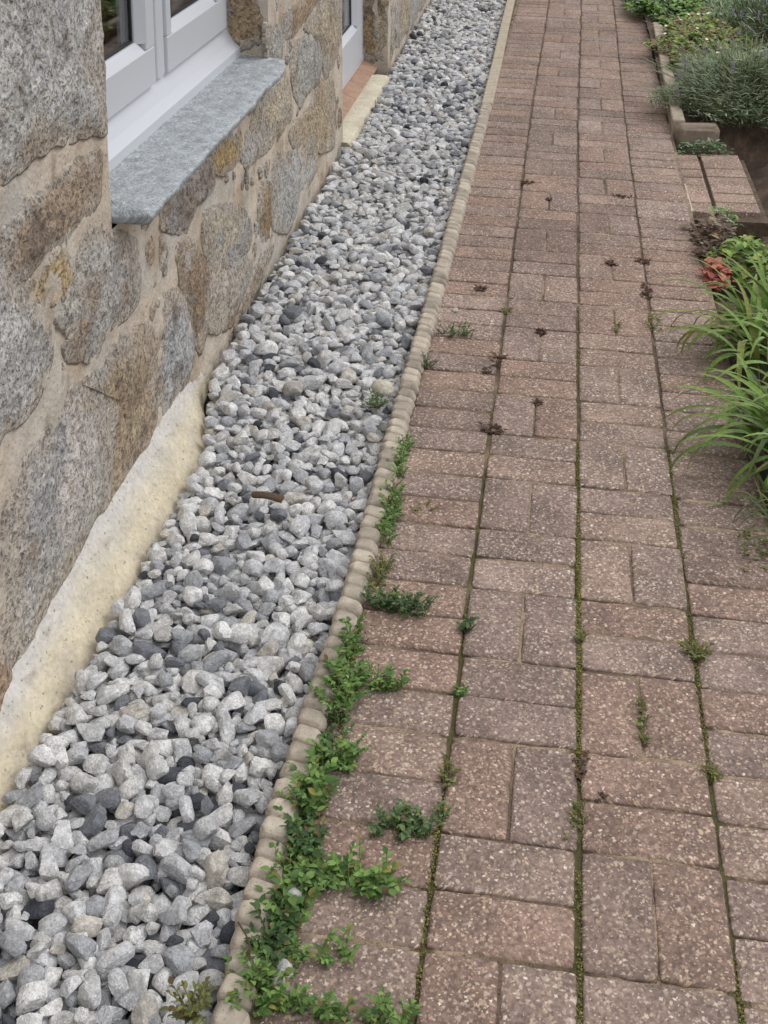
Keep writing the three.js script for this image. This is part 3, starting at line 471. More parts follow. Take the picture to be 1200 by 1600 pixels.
  fill(-0.3, -1.52, -0.05, 1.55, 0.36, 0.30); fill(-0.3, -2.40, 1.55, 2.25, 0.4, 0.33); fill(-3.88, -5.04, 0.93, 2.25, 0.34, 0.30); fill(-6.48, -12.5, 0.02, 2.2, 0.42, 0.3);

  // cement fillet along the foot of the wall
  const foot = []; { const n = 260, m = 16, pos = [], uv = [], col = [], idx = [];
    for (let i = 0; i <= n; i++) { const z = lerp(-0.3, plinthEnd - 0.06, i / n), end = sstep(plinthEnd - 0.06, plinthEnd + 0.34, z + 0.05 * fbm(z * 9, 1, 1, 2)); for (let j = 0; j <= m; j++) { const t = j / m, X0 = wallFoot(Math.max(z, plinthEnd + 0.001)) + 0.006, top = lerp(0.045, 0.072, sstep(1.7, 2.5, -z)) * end + 0.034 * fbm(z * 6, 2, 3, 4) * end; const x = lerp(WX - 0.006, lerp(WX, X0, end), Math.pow(t, 1.15)) + 0.004 * fbm(z * 12, t * 3, 1, 3) * t, y = lerp(top, -0.06, t * 0.82 + 0.18 * t * t) + 0.009 * fbm(z * 15, t * 5, 6, 4) - 0.004 * Math.sin(t * 3.1416) * end; pos.push(x, y, z); uv.push(z, t * 0.16);
        const lime = 1 - sstep(0.20, 0.55, t + 0.25 * fbm(z * 4, t * 2, 4, 3)), s = fbm(z * 9, t * 5, 2, 3); let c = mix3(linA(234, 225, 202), linA(220, 213, 198), sstep(-0.1, 0.35, s)); c = mix3(c, linA(228, 227, 227), 0.9 * lime); c = mix3(c, linA(150, 140, 120), 0.6 * sstep(0.18, 0.45, fbm(z * 16, t * 6, 9, 4))); col.push(c[0], c[1], c[2]); } }
    for (let i = 0; i < n; i++) for (let j = 0; j < m; j++) { const a = i * (m + 1) + j; idx.push(a, a + 1, a + m + 2, a, a + m + 2, a + m + 1); }
    const g = new THREE.BufferGeometry(); g.setAttribute('position', new THREE.Float32BufferAttribute(pos, 3)); g.setAttribute('uv', new THREE.Float32BufferAttribute(uv, 2)); g.setAttribute('color', new THREE.Float32BufferAttribute(col, 3)); g.setIndex(idx); g.computeVertexNormals(); mesh('cement_plinth', g, MAT.mortar, house); }

  // windows: profiled white frames
  const bar = (x0, x1, y0, y1, z0, z1, r = 0.004) => { const g = new RoundedBoxGeometry(Math.abs(x1 - x0), Math.abs(y1 - y0), Math.abs(z1 - z0), 2, r); g.translate((x0 + x1) / 2, (y0 + y1) / 2, (z0 + z1) / 2); return g; };
  const prismZ = (pts, z0, z1) => { const s = new THREE.Shape(pts.map(([x, y]) => new THREE.Vector2(x, y))); const g = new THREE.ExtrudeGeometry(s, { depth: Math.abs(z1 - z0), bevelEnabled: false }); g.translate(0, 0, Math.min(z0, z1)); return g; };
  const prismY = (pts, y0, y1) => { const s = new THREE.Shape(pts.map(([x, z]) => new THREE.Vector2(x, -z))); const g = new THREE.ExtrudeGeometry(s, { depth: y1 - y0, bevelEnabled: false }); g.rotateX(-Math.PI / 2); g.translate(0, y0, 0); return g; };
  const merged = l => mergeGeometries(l.map(g => (g.index ? g.toNonIndexed() : g)));
  function casement(win, z0, z1, y0, y1, rail, stileN, stileF, X) {      // a sash with bevelled beads round a dark pane
    const f = [bar(X - 0.05, X, y0, y0 + rail - 0.018, z0, z1), bar(X - 0.05, X, y0 + rail - 0.018, y1, z0, z0 - stileN + 0.014), bar(X - 0.05, X, y0 + rail - 0.018, y1, z1 + stileF - 0.014, z1)];
    f.push(prismZ([[X, y0 + rail - 0.020], [X - 0.024, y0 + rail + 0.004], [X - 0.045, y0 + rail + 0.004], [X - 0.045, y0 + rail - 0.020]], z0 - stileN + 0.004, z1 + stileF - 0.004));
    f.push(prismY([[X, z0 - stileN + 0.016], [X - 0.024, z0 - stileN - 0.003], [X - 0.045, z0 - stileN - 0.003], [X - 0.045, z0 - stileN + 0.016]], y0 + rail, y1), prismY([[X, z1 + stileF - 0.016], [X - 0.024, z1 + stileF + 0.003], [X - 0.045, z1 + stileF + 0.003], [X - 0.045, z1 + stileF - 0.016]], y0 + rail, y1));
    const sash = mesh('sash', merged(f), MAT.frame, win), gy = y0 + rail + 0.004, za = z0 - stileN - 0.003, zb = z1 + stileF + 0.003;
    mesh('pane', bar(X - 0.036, X - 0.032, gy, y1, za, zb, 0.001), MAT.glass, sash);
    const sp = 0.014, gk = [bar(X - 0.044, X - 0.028, gy, gy + 0.007, za, zb, 0.002), bar(X - 0.044, X - 0.028, gy, y1, za, za - 0.007, 0.002), bar(X - 0.044, X - 0.028, gy, y1, zb + 0.007, zb, 0.002), bar(X - 0.06, X - 0.05, gy, gy + sp + 0.006, za, zb, 0.002), bar(X - 0.06, X - 0.05, gy, y1, zb + sp + 0.008, zb, 0.002), bar(X - 0.06, X - 0.05, gy, y1, za, za - sp, 0.002)];
    mesh('gasket', merged(gk), MAT.gasket, sash);
  }
  { const z0 = W1[0] + 0.02, z1 = W1[1] - 0.004, fy = 0.628, top = 1.75, X = FX;
    const win = new THREE.Group(); win.name = 'window'; house.add(win);
    const ft = 0.731;
    mesh('window_frame', merged([prismZ([[X - 0.06, fy], [X + 0.034, fy], [X + 0.034, fy + 0.036], [X + 0.012, fy + 0.056], [X - 0.012, ft - 0.004], [X - 0.06, ft - 0.004]], z0, z1), bar(X - 0.06, X - 0.004, ft - 0.004, top, z0, z0 - 0.05), bar(X - 0.06, X - 0.004, ft - 0.004, top, z1 + 0.05, z1), bar(X - 0.06, X - 0.006, ft, top, -3.075, -3.168), bar(X - 0.02, X + 0.002, ft, top, -3.100, -3.158, 0.005), bar(X - 0.06, X, top, top + 0.06, z0, z1)]), MAT.frame, win);
    casement(win, z0 - 0.05, -3.072, ft, top, 0.112, 0.075, 0.078, X + 0.006); casement(win, -3.174, z1 + 0.052, ft, top, 0.112, 0.05, 0.11, X + 0.006);
    const lintel = mesh('lintel', bar(-1.18, -0.878, 1.81, 2.3, W1[0] + 0.1, W1[1] - 0.1, 0.02), std({ ...TX.granite }), house);
    // slate sill: riven slab, its near corner broken
    const sN = 150, sM = 30, pos = [], uv = [], col = [], idx = [], zA = -2.352, zB = -3.80;
    const outer = t => lerp(-0.806, -0.812, t) + 0.006 * fbm(t * 9, 1, 2, 3) - 0.05 * sstep(0.93, 1.0, t) * 0.4; const th = 0.020;
    const tp = (t, s) => { const z = lerp(zA, zB, t) - (0.02 * (1 - s) * (t > 0.5 ? 1 : 0)) + 0.012 * fbm(s * 5, 3, t > 0.5 ? 8 : 1, 3) * (t < 0.02 || t > 0.98 ? 1 : 0) + (t < 0.08 ? (lerp(-0.19, -0.062, s) + 0.012 * fbm(s * 7, 2, 2, 3)) * (1 - t / 0.08) : 0), x = lerp(-1.03, outer(t), s); const flake = 0.0035 * fbm(x * 30, z * 20, 3, 4) + 0.0025 * Math.round(3 * fbm(x * 8 + 4, z * 6, 7, 2)) / 3; return [x, 0.643 - 0.010 * s + flake - 0.012 * sstep(0.9, 1, s) * (0.4 + fbm(z * 14, 2, 2, 2)), z]; };
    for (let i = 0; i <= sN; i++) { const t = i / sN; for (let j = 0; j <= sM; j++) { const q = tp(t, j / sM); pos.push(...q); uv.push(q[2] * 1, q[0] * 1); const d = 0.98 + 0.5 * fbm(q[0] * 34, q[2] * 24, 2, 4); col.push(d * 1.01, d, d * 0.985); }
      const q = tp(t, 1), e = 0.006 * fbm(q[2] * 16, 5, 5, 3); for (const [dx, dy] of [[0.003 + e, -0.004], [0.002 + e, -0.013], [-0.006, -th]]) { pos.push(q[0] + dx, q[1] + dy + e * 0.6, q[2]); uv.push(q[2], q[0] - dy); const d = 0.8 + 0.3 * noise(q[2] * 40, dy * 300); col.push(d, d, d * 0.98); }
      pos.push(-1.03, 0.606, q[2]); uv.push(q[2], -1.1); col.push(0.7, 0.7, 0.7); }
    const rw = sM + 5; for (let i = 0; i < sN; i++) for (let j = 0; j < rw - 1; j++) { const a = i * rw + j; idx.push(a, a + 1, a + rw + 1, a, a + rw + 1, a + rw); }
    for (const i of [0, sN]) { const a = i * rw; for (let j = 0; j < rw - 2; j++) i ? idx.push(a + j, a + j + 1, a + rw - 1) : idx.push(a + j, a + rw - 1, a + j + 1); }
    const g = new THREE.BufferGeometry(); g.setAttribute('position', new THREE.Float32BufferAttribute(pos, 3)); g.setAttribute('uv', new THREE.Float32BufferAttribute(uv, 2)); g.setAttribute('color', new THREE.Float32BufferAttribute(col, 3)); g.setIndex(idx); g.computeVertexNormals();
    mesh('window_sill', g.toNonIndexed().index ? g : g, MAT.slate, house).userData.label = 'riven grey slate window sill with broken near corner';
  }
  { const z0 = W2[0] + 0.02, z1 = W2[1] - 0.004, X = FX, top = 2.1, win = new THREE.Group(); win.name = 'door'; house.add(win);
    mesh('door_frame', merged([bar(X - 0.06, X, 0.035, 0.065, z0, z1), bar(X - 0.06, X - 0.002, 0.065, top, z0, z0 - 0.06), bar(X - 0.06, X - 0.002, 0.065, top, z1 + 0.085, z1), bar(X - 0.06, X, top, top + 0.06, z0, z1)]), MAT.frame, win);
    mesh('groove', bar(X - 0.03, X - 0.001, 0.066, top, z1 + 0.086, z1 + 0.098, 0.002), MAT.gasket, win);
    casement(win, z0 - 0.06, z1 + 0.098, 0.066, top, 0.19, 0.1, 0.15, X + 0.006);
    const r = rng(4); // sloping terracotta tiles under the door, then the rendered step
    for (let i = 0; i < 6; i++) { const a = z0 - 0.01 - i * 0.226, g = new RoundedBoxGeometry(0.082, 0.03, 0.222, 2, 0.004); boxUV(g, r(), r()); const m = mesh('brick', g, MAT.terracotta, win); m.position.set(-0.972, 0.006, a - 0.113); m.rotation.z = -0.42; }
    const step = sheet(V(-0.955, -0.012, -5.06), V(0, 0, -1.20), V(0, 0, 0).set(0.112, 0, 0).multiplyScalar(1), 0.012, (u, v) => 0, (x, y, z) => [1, 1, 1]);
    const n = 90, prof = [[-0.96, -0.006], [-0.94, 0.004], [-0.90, 0.006], [-0.862, 0.003], [-0.849, -0.006], [-0.845, -0.05], [-0.845, -0.10]], pos = [], uv = [], col = [], idx = [];
    for (let i = 0; i <= n; i++) { const z = lerp(-5.06, -6.23, i / n); let l = 0; prof.forEach(([x, y], j) => { const e = 0.004 * fbm(z * 9, x * 30, 1, 3); pos.push(x + e, y + e, z); if (j) l += Math.hypot(x - prof[j - 1][0], y - prof[j - 1][1]); uv.push(z, l); const s = fbm(z * 6, x * 20, 7, 3); const c = mix3(linA(232, 226, 206), linA(214, 206, 188), sstep(-0.1, 0.3, s)); col.push(...c); }); }
    const k = prof.length; for (let i = 0; i < n; i++) for (let j = 0; j < k - 1; j++) { const a = i * k + j; idx.push(a, a + 1, a + k + 1, a, a + k + 1, a + k); }
    for (const i of [0, n]) { const a = i * k, c = pos.length / 3; pos.push(-0.92, -0.06, i ? -6.23 : -5.06); uv.push(0, 0); col.push(0.5, 0.46, 0.36); for (let j = 0; j < k - 1; j++) idx.push(a + j, a + j + 1, c); idx.push(a + k - 1, a, c); }
    const g = new THREE.BufferGeometry(); g.setAttribute('position', new THREE.Float32BufferAttribute(pos, 3)); g.setAttribute('uv', new THREE.Float32BufferAttribute(uv, 2)); g.setAttribute('color', new THREE.Float32BufferAttribute(col, 3)); g.setIndex(idx); g.computeVertexNormals();
    mesh('door_step', g, MAT.mortar, win);
  }
}
//#WALLEND
// ------------------------------------------------------------ garden side
{
  const bedY = (x, z) => { const back = sstep(5.35, 5.6, -z), d = x - 0.44; return lerp(-0.055 - 0.02 * sstep(0, 0.15, d), 0.035 + 0.10 * sstep(0.1, 1.2, d), back) + 0.012 * fbm(x * 9, z * 9, 1, 4) - 0.06 * sstep(4.3, 4.5, -z) * (1 - back) * sstep(0.9, 0.7, x); };
  const g = sheet(V(0.436, 0, -0.7), V(3.2, 0, 0), V(0, 0, -13.5), 0.03, (u, v, p) => bedY(p.x, p.z) + 0.008 * noise(p.x * 40, p.z * 40, 2), (x, y, z) => { const s = fbm(x * 9, z * 9, 3, 5); return mix3(linA(78, 62, 54), linA(124, 104, 90), sstep(-0.3, 0.4, s)); });
  structure('planting_bed', g, MAT.bedding);

  // low side paving beside the path
  const sp = structure('side_paving', boxUV(new THREE.BoxGeometry(0.27, 0.05, 0.74).translate(0.572, -0.082, -4.87)), std({ ...TX.soil, color: lin(120, 104, 88) }));
  const R = rng(15), tone = [[244, 232, 222], [236, 224, 214], [248, 236, 224], [230, 218, 208]].map(t => std({ ...TX.paver, color: lin(...t) }));
  for (let i = 0; i < 7; i++) { const z = -4.55 - i * 0.1;
    for (const [x, w] of [[0.482, 0.082], [0.610, 0.148]]) { const b = new RoundedBoxGeometry(w, 0.05, 0.0955, 2, 0.004); boxUV(b, R() * 2, R() * 2); const m = mesh('paver', b, tone[Math.floor(R() * 4)], sp); m.position.set(x, -0.062 + (R() - 0.5) * 0.004, z - 0.05 + (w < 0.1 ? 0.02 : 0)); m.rotation.set((R() - 0.5) * 0.02, (R() - 0.5) * 0.02, (R() - 0.5) * 0.02); } }

  { const b = new RoundedBoxGeometry(0.009, 0.03, 0.30, 3, 0.004), p = b.attributes.position; for (let i = 0; i < p.count; i++) { const n = 0.003 * noise(p.getX(i) * 80, p.getY(i) * 80, p.getZ(i) * 30); p.setXYZ(i, p.getX(i) + n, p.getY(i) + n, p.getZ(i)); } b.computeVertexNormals(); boxUV(b); const m = mesh('pale_edge', b, std({ ...TX.mortar, color: lin(214, 200, 188) }), sp); m.position.set(0.4395, -0.028, -4.62); m.rotation.y = 0.01; }  // thin pale strip standing along the right edge of the path
  // pale kerb along the bed, with a short stone turning the corner
  const kg = []; const kerbR = structure('garden_kerb', boxUV(new THREE.BoxGeometry(0.04, 0.1, 2.1).translate(0.478, -0.03, -6.42)), std({ ...TX.concrete, color: lin(150, 140, 126) }));
  const cm = std({ ...TX.concrete, color: lin(196, 184, 170) }), cd = std({ ...TX.concrete, color: lin(160, 146, 134) });
  for (const [za, zb, xa, xb] of [[-5.42, -6.38, 0.462, 0.474], [-6.385, -7.5, 0.474, 0.493]]) { const L = za - zb, b = new RoundedBoxGeometry(0.052, 0.13, L, 3, 0.009); boxUV(b, R(), R()); const m = mesh('kerb_stone', b, cm, kerbR); m.position.set((xa + xb) / 2, -0.012, (za + zb) / 2); m.rotation.y = Math.atan2(xa - xb, L); }
  { const b = new RoundedBoxGeometry(0.17, 0.15, 0.07, 5, 0.028); const p = b.attributes.position; for (let i = 0; i < p.count; i++) { const n = 0.014 * fbm(p.getX(i) * 25, p.getY(i) * 25, p.getZ(i) * 25, 3); p.setXYZ(i, p.getX(i) + n, p.getY(i) + n, p.getZ(i) + n); } b.computeVertexNormals(); boxUV(b); const m = mesh('kerb_stone', b, cd, kerbR); m.position.set(0.534, -0.025, -5.375); m.rotation.y = 0.06; }
}
// foliage geometry: one small leaf (along +z from its stalk, face up)
function leafGeo(L, W, fold = 0.25, curl = 0.3, n = 4) {
  const pos = [], idx = [], uv = [];
  for (let i = 0; i <= n; i++) { const t = i / n, w = W / 2 * Math.pow(Math.sin(Math.PI * Math.pow(t * 0.96 + 0.02, 0.8)), 0.8), y = -curl * L * t * t * 0.6, z = L * t; for (const s of [-1, 0, 1]) { pos.push(s * w, y + Math.abs(s) * w * fold, z); uv.push(s * w + 0.01, z); } }
  for (let i = 0; i < n; i++) for (let j = 0; j < 2; j++) { const a = i * 3 + j; idx.push(a, a + 3, a + 1, a + 1, a + 3, a + 4); }
  const g = new THREE.BufferGeometry(); g.setAttribute('position', new THREE.Float32BufferAttribute(pos, 3)); g.setAttribute('uv', new THREE.Float32BufferAttribute(uv, 2)); g.setIndex(idx); g.computeVertexNormals(); return g;
}
function stalk(a, b, r0, r1, sag = 0) { const m = a.clone().lerp(b, 0.5); m.y += sag; const c = new THREE.QuadraticBezierCurve3(a, m, b); const g = new THREE.TubeGeometry(c, 4, (r0 + r1) / 2, 4); return g; }
const tint = (g, c, k) => setColors(g, () => [c[0] * k, c[1] * k, c[2] * k]);
const LEAFMAT = leafMat(255, 255, 255, 0.3), STEMMAT = std({ vertexColors: true, roughness: 0.8 }), DRYMAT = std({ vertexColors: true, roughness: 1, side: THREE.DoubleSide });
// strap-leaved clump: every blade a part
function strapPlant(name, label, base, n, o) {
  const t = thing(name, label, 'plant', [base.x, base.y, base.z]), r = rng(o.seed);
  for (let i = 0; i < n; i++) {
    const az = o.az[0] + (o.az[1] - o.az[0]) * r(), L = o.len * (0.55 + 0.6 * r()), W = o.wid * (0.7 + 0.5 * r()), e0 = 0.75 + 0.65 * r(), bendK = (1.3 + 2.2 * r()) / L, N = 12, pos = [], uv = [], idx = [];
    let el = e0, p = V((r() - 0.5) * o.spread, 0, (r() - 0.5) * o.spread * 1.6), yaw = az, tw = (r() - 0.5) * 1.6; const swerve = (r() - 0.5) * 1.4;
    for (let k = 0; k <= N; k++) { const s = k / N, w = W / 2 * Math.min(1, 0.45 + s * 2.5) * Math.pow(Math.max(0, 1 - Math.pow(s, 2.6)), 0.8), d = V(Math.cos(yaw) * Math.cos(el), Math.sin(el), Math.sin(yaw) * Math.cos(el)), side = V(-Math.sin(yaw + tw * s), 0.0, Math.cos(yaw + tw * s)), up = side.clone().cross(d).normalize();
      for (const q of [-1, 0, 1]) { const v = p.clone().addScaledVector(side, q * w).addScaledVector(up, (q ? 1 : 0) * w * -0.35 * -1); pos.push(v.x, v.y, v.z); uv.push(q * w + 0.02, s * L); }
      p = p.clone().addScaledVector(d, L / N); yaw += swerve / N + (r() - 0.5) * 0.12; el -= bendK * L / N * (0.35 + 1.3 * s); if (p.y + base.y < (o.floor ?? -0.02)) { el = Math.max(el, 0); p.y = (o.floor ?? -0.02) - base.y; } }
    for (let k = 0; k < N; k++) for (let j = 0; j < 2; j++) { const a = k * 3 + j; idx.push(a, a + 1, a + 3, a + 1, a + 4, a + 3); }
    const g = new THREE.BufferGeometry(); g.setAttribute('position', new THREE.Float32BufferAttribute(pos, 3)); g.setAttribute('uv', new THREE.Float32BufferAttribute(uv, 2)); g.setIndex(idx); g.computeVertexNormals();
    const c = o.cols[Math.floor(r() * o.cols.length)], kk = 0.75 + 0.5 * r(), dry = r() < 0.16; const tip = linA(160, 150, 70), dead = linA(150, 128, 84);
    setColors(g, (x, y, z, k) => { const s = Math.floor(k / 3) / 12; let q = mix3(c, tip, 0.35 * s * s); if (dry) q = mix3(q, dead, sstep(0.4, 1, s)); return [q[0] * kk, q[1] * kk, q[2] * kk]; });
    mesh('leaf', g, LEAFMAT, t);
  }
  return t;
}
// low bushy plant: foliage of many tiny leaves joined, stems, flowers
function bushy(name, label, base, o) {
  const t = thing(name, label, o.cat || 'plant', [base.x, base.y, base.z]), r = rng(o.seed), fol = [], st = [], fl = [], shapes = [0, 1, 2].map(i => leafGeo(o.leaf[0] * (0.8 + 0.2 * i), o.leaf[1] * (0.8 + 0.25 * i), 0.2, 0.25 + 0.2 * i, 3));
  for (let i = 0; i < o.n; i++) {
    const a = r() * 6.283, q = Math.pow(r(), 0.55), lump = 1 + 0.55 * noise(Math.cos(a) * 2 + o.seed, Math.sin(a) * 2, q * 2), x = Math.cos(a) * q * o.rx * lump, z = Math.sin(a) * q * o.rz * lump, topY = o.h * (1 - 0.75 * q * q) * (0.75 + 0.5 * (0.5 + fbm(x * 14 + o.seed, z * 14, 2, 3))), y = topY * (0.25 + 0.75 * Math.pow(r(), 0.6));
    const c = o.cols[Math.floor(clamp((0.5 + 0.9 * fbm(x * 9 + 3, z * 9, o.seed, 2) + (r() - 0.5) * 0.6)) * (o.cols.length - 0.01))], k = (0.95 + 0.75 * r());
    const g = shapes[Math.floor(r() * 3)].clone(); g.applyMatrix4(trs(x, y, z, -(o.lift || 0.2) - (r() - 0.3) * 0.9, o.lift ? Math.atan2(x, z) + (r() - 0.5) * 3.6 : r() * 6.28, (r() - 0.5) * 0.9, 0.7 + 0.6 * r())); fol.push(tint(g, c, k));
    if (i % (o.stemEvery || 14) === 0) { const s = stalk(V(x * 0.25, 0, z * 0.25), V(x, y, z), 0.0012, 0.0008, 0.01); st.push(tint(s, linA(110, 100, 76), 0.8 + 0.4 * r())); }
  }
  for (let i = 0; i < (o.spikes || 0); i++) { const a = r() * 6.283, q = Math.pow(r(), 0.5), x = Math.cos(a) * q * o.rx, z = Math.sin(a) * q * o.rz, y = o.h * (1 - 0.6 * q * q), l = 0.05 + 0.1 * r(), b = V(x + Math.cos(a) * l * (0.3 + q), y + l * (0.8 - 0.9 * q * r()), z + Math.sin(a) * l * (0.3 + q)); st.push(tint(stalk(V(x * 0.7, y * 0.7, z * 0.7), b, 0.0012, 0.0008, 0.012), linA(150, 152, 124), 0.8 + 0.4 * r())); for (let k = 0; k < 5; k++) { const g = shapes[0].clone(); g.applyMatrix4(trs(lerp(x, b.x, 0.4 + k * 0.12), lerp(y, b.y, 0.4 + k * 0.12), lerp(z, b.z, 0.4 + k * 0.12), -0.6 * r(), r() * 6.28, 0, 0.6)); fol.push(tint(g, o.cols[k % o.cols.length], 0.9)); } }
  const m = mesh('foliage', mergeGeometries(fol), LEAFMAT, t); m.userData.kind = 'stuff';
  if (st.length) mesh('stems', mergeGeometries(st), STEMMAT, t).userData.kind = 'stuff';
  for (const f of o.flowers || []) for (let i = 0; i < f.n; i++) { const a = r() * 6.28, q = Math.pow(r(), 0.5), x = Math.cos(a) * q * o.rx * 0.95, z = Math.sin(a) * q * o.rz * 0.95, y = o.h * (1 - 0.7 * q * q) * (0.9 + 0.3 * r()) + f.up, bits = [];
    if (f.spike) { for (let k = 0; k < 12; k++) { const b = new THREE.IcosahedronGeometry(0.0035, 0).deleteAttribute('uv'); b.translate((r() - 0.5) * 0.008, k * 0.0038, (r() - 0.5) * 0.008); bits.push(tint(b, f.col, 0.7 + 0.5 * r())); } const s = mesh('flower', mergeGeometries(bits), STEMMAT, t); s.position.set(x, y, z); s.rotation.set((r() - 0.5) * 0.5, 0, (r() - 0.5) * 0.5); }
    else { for (let k = 0; k < 5; k++) { const b = leafGeo(f.r, f.r * 0.8, 0.2, 0.1, 2).deleteAttribute('uv'); b.applyMatrix4(trs(0, 0, 0, -0.25, k * 1.2566, 0)); bits.push(tint(b, f.col, 0.9 + 0.2 * r())); } const s = mesh('flower', mergeGeometries(bits), DRYMAT, t); s.position.set(x, y + 0.006, z); s.rotation.set((r() - 0.2) * 0.7, 0, (r() - 0.5) * 0.7); } }
  return t;
}
{
  const G = { leafy: linA(124, 162, 66), bright: linA(130, 162, 72), mid: linA(84, 116, 58), dark: linA(56, 80, 46), yel: linA(150, 156, 74), sage: linA(166, 174, 150), sage2: linA(136, 152, 126), red: linA(140, 96, 70), olive: linA(120, 118, 66) };
  strapPlant('strap_leaved_plant', 'large clump of long arching green strap leaves drooping over the right path edge', V(0.55, -0.03, -2.80), 105, { seed: 41, az: [1.7, 5.0], len: 0.33, wid: 0.019, spread: 0.15, cols: [G.mid, G.bright, G.leafy, G.leafy], floor: 0.0 });
  strapPlant('strap_leaved_plant', 'lighter yellow green clump of strap leaves behind the large drooping clump', V(0.55, -0.03, -3.32), 100, { seed: 43, az: [1.6, 5.0], len: 0.30, wid: 0.018, spread: 0.15, cols: [G.bright, G.yel, G.leafy, G.leafy], floor: 0.0 });
  strapPlant('strap_leaved_plant', 'short dark tuft of blades where the bed meets the right edge of the picture', V(0.50, -0.03, -2.50), 60, { seed: 44, az: [1.6, 5.0], len: 0.16, wid: 0.007, spread: 0.12, cols: [G.dark, G.mid, G.olive], floor: -0.01 });
  bushy('leafy_plant', 'bright green oval leaved plant just above the strap leaves at right', V(0.565, -0.04, -3.95), { seed: 51, n: 420, rx: 0.12, rz: 0.16, h: 0.11, leaf: [0.032, 0.019], cols: [G.mid, G.bright, G.yel, G.bright] });
  bushy('leafy_plant', 'small light green plant growing over the low side paving', V(0.53, -0.05, -4.42), { seed: 52, n: 160, rx: 0.055, rz: 0.06, h: 0.07, leaf: [0.018, 0.008], cols: [G.mid, G.bright, G.sage] });
  bushy('dry_plant', 'brown withered plant lying at the path edge beside the side paving', V(0.485, -0.035, -4.13), { seed: 53, n: 620, rx: 0.075, rz: 0.24, h: 0.10, leaf: [0.026, 0.012], cols: [linA(104, 84, 64), linA(140, 116, 90), linA(92, 72, 58), linA(120, 84, 70), linA(150, 132, 104)] });
  bushy('red_leaved_plant', 'small plant with dusty red leaves at the edge of the path', V(0.462, -0.03, -3.85), { seed: 54, n: 130, rx: 0.045, rz: 0.07, h: 0.07, leaf: [0.026, 0.02], cols: [linA(176, 96, 84), linA(198, 120, 104), linA(150, 84, 74)] });
  bushy('lavender_bush', 'grey green lavender bush with mauve flower spikes above the end of the pale kerb', V(0.78, 0.0, -5.80), { seed: 55, cat: 'bush', n: 11000, rx: 0.36, rz: 0.40, h: 0.25, spikes: 260, lift: 0.6, leaf: [0.034, 0.0050], cols: [G.sage2, G.mid, G.sage2, G.sage, G.sage, linA(160, 164, 120)], stemEvery: 9, flowers: [{ n: 16, up: 0.02, spike: true, col: linA(150, 142, 160) }] });
  bushy('leafy_plant', 'tangled dark green seedlings in the corner between the kerb end and the low side paving', V(0.56, -0.05, -5.28), { seed: 61, n: 260, rx: 0.11, rz: 0.06, h: 0.06, leaf: [0.02, 0.008], cols: [G.dark, G.mid, G.sage2] });
  bushy('flowering_plant', 'low yellow green plant with cream flowers beside the pale kerb', V(0.72, 0.03, -6.75), { seed: 56, n: 6000, rx: 0.26, rz: 0.78, h: 0.16, spikes: 60, leaf: [0.028, 0.014], cols: [G.olive, G.yel, G.yel, G.red, G.bright, G.leafy, G.yel], flowers: [{ n: 22, up: 0.01, r: 0.010, col: linA(236, 232, 206) }] });
  bushy('flowering_plant', 'dark green leafy plant with white flowers spilling onto the far path edge', V(0.61, 0.01, -8.25), { seed: 57, n: 4600, rx: 0.29, rz: 0.75, h: 0.18, leaf: [0.034, 0.019], cols: [G.mid, G.mid, G.bright, G.leafy], flowers: [{ n: 16, up: 0.01, r: 0.012, col: linA(240, 238, 220) }] });
  bushy('flowering_plant', 'hazy mauve flowered perennial in the far right of the bed', V(1.06, 0.05, -7.0), { seed: 58, n: 6500, rx: 0.38, rz: 0.75, h: 0.28, lift: 0.7, leaf: [0.034, 0.007], cols: [G.sage, G.mid, G.sage2, linA(134, 126, 130)], stemEvery: 9, flowers: [{ n: 60, up: 0.03, spike: true, col: linA(156, 148, 166) }] });
  bushy('leafy_plant', 'bright yellow green perennial filling the top right corner of the bed', V(1.08, 0.05, -8.7), { seed: 59, n: 6000, rx: 0.46, rz: 0.8, h: 0.22, leaf: [0.036, 0.018], cols: [G.mid, G.bright, G.yel, G.bright] });
}
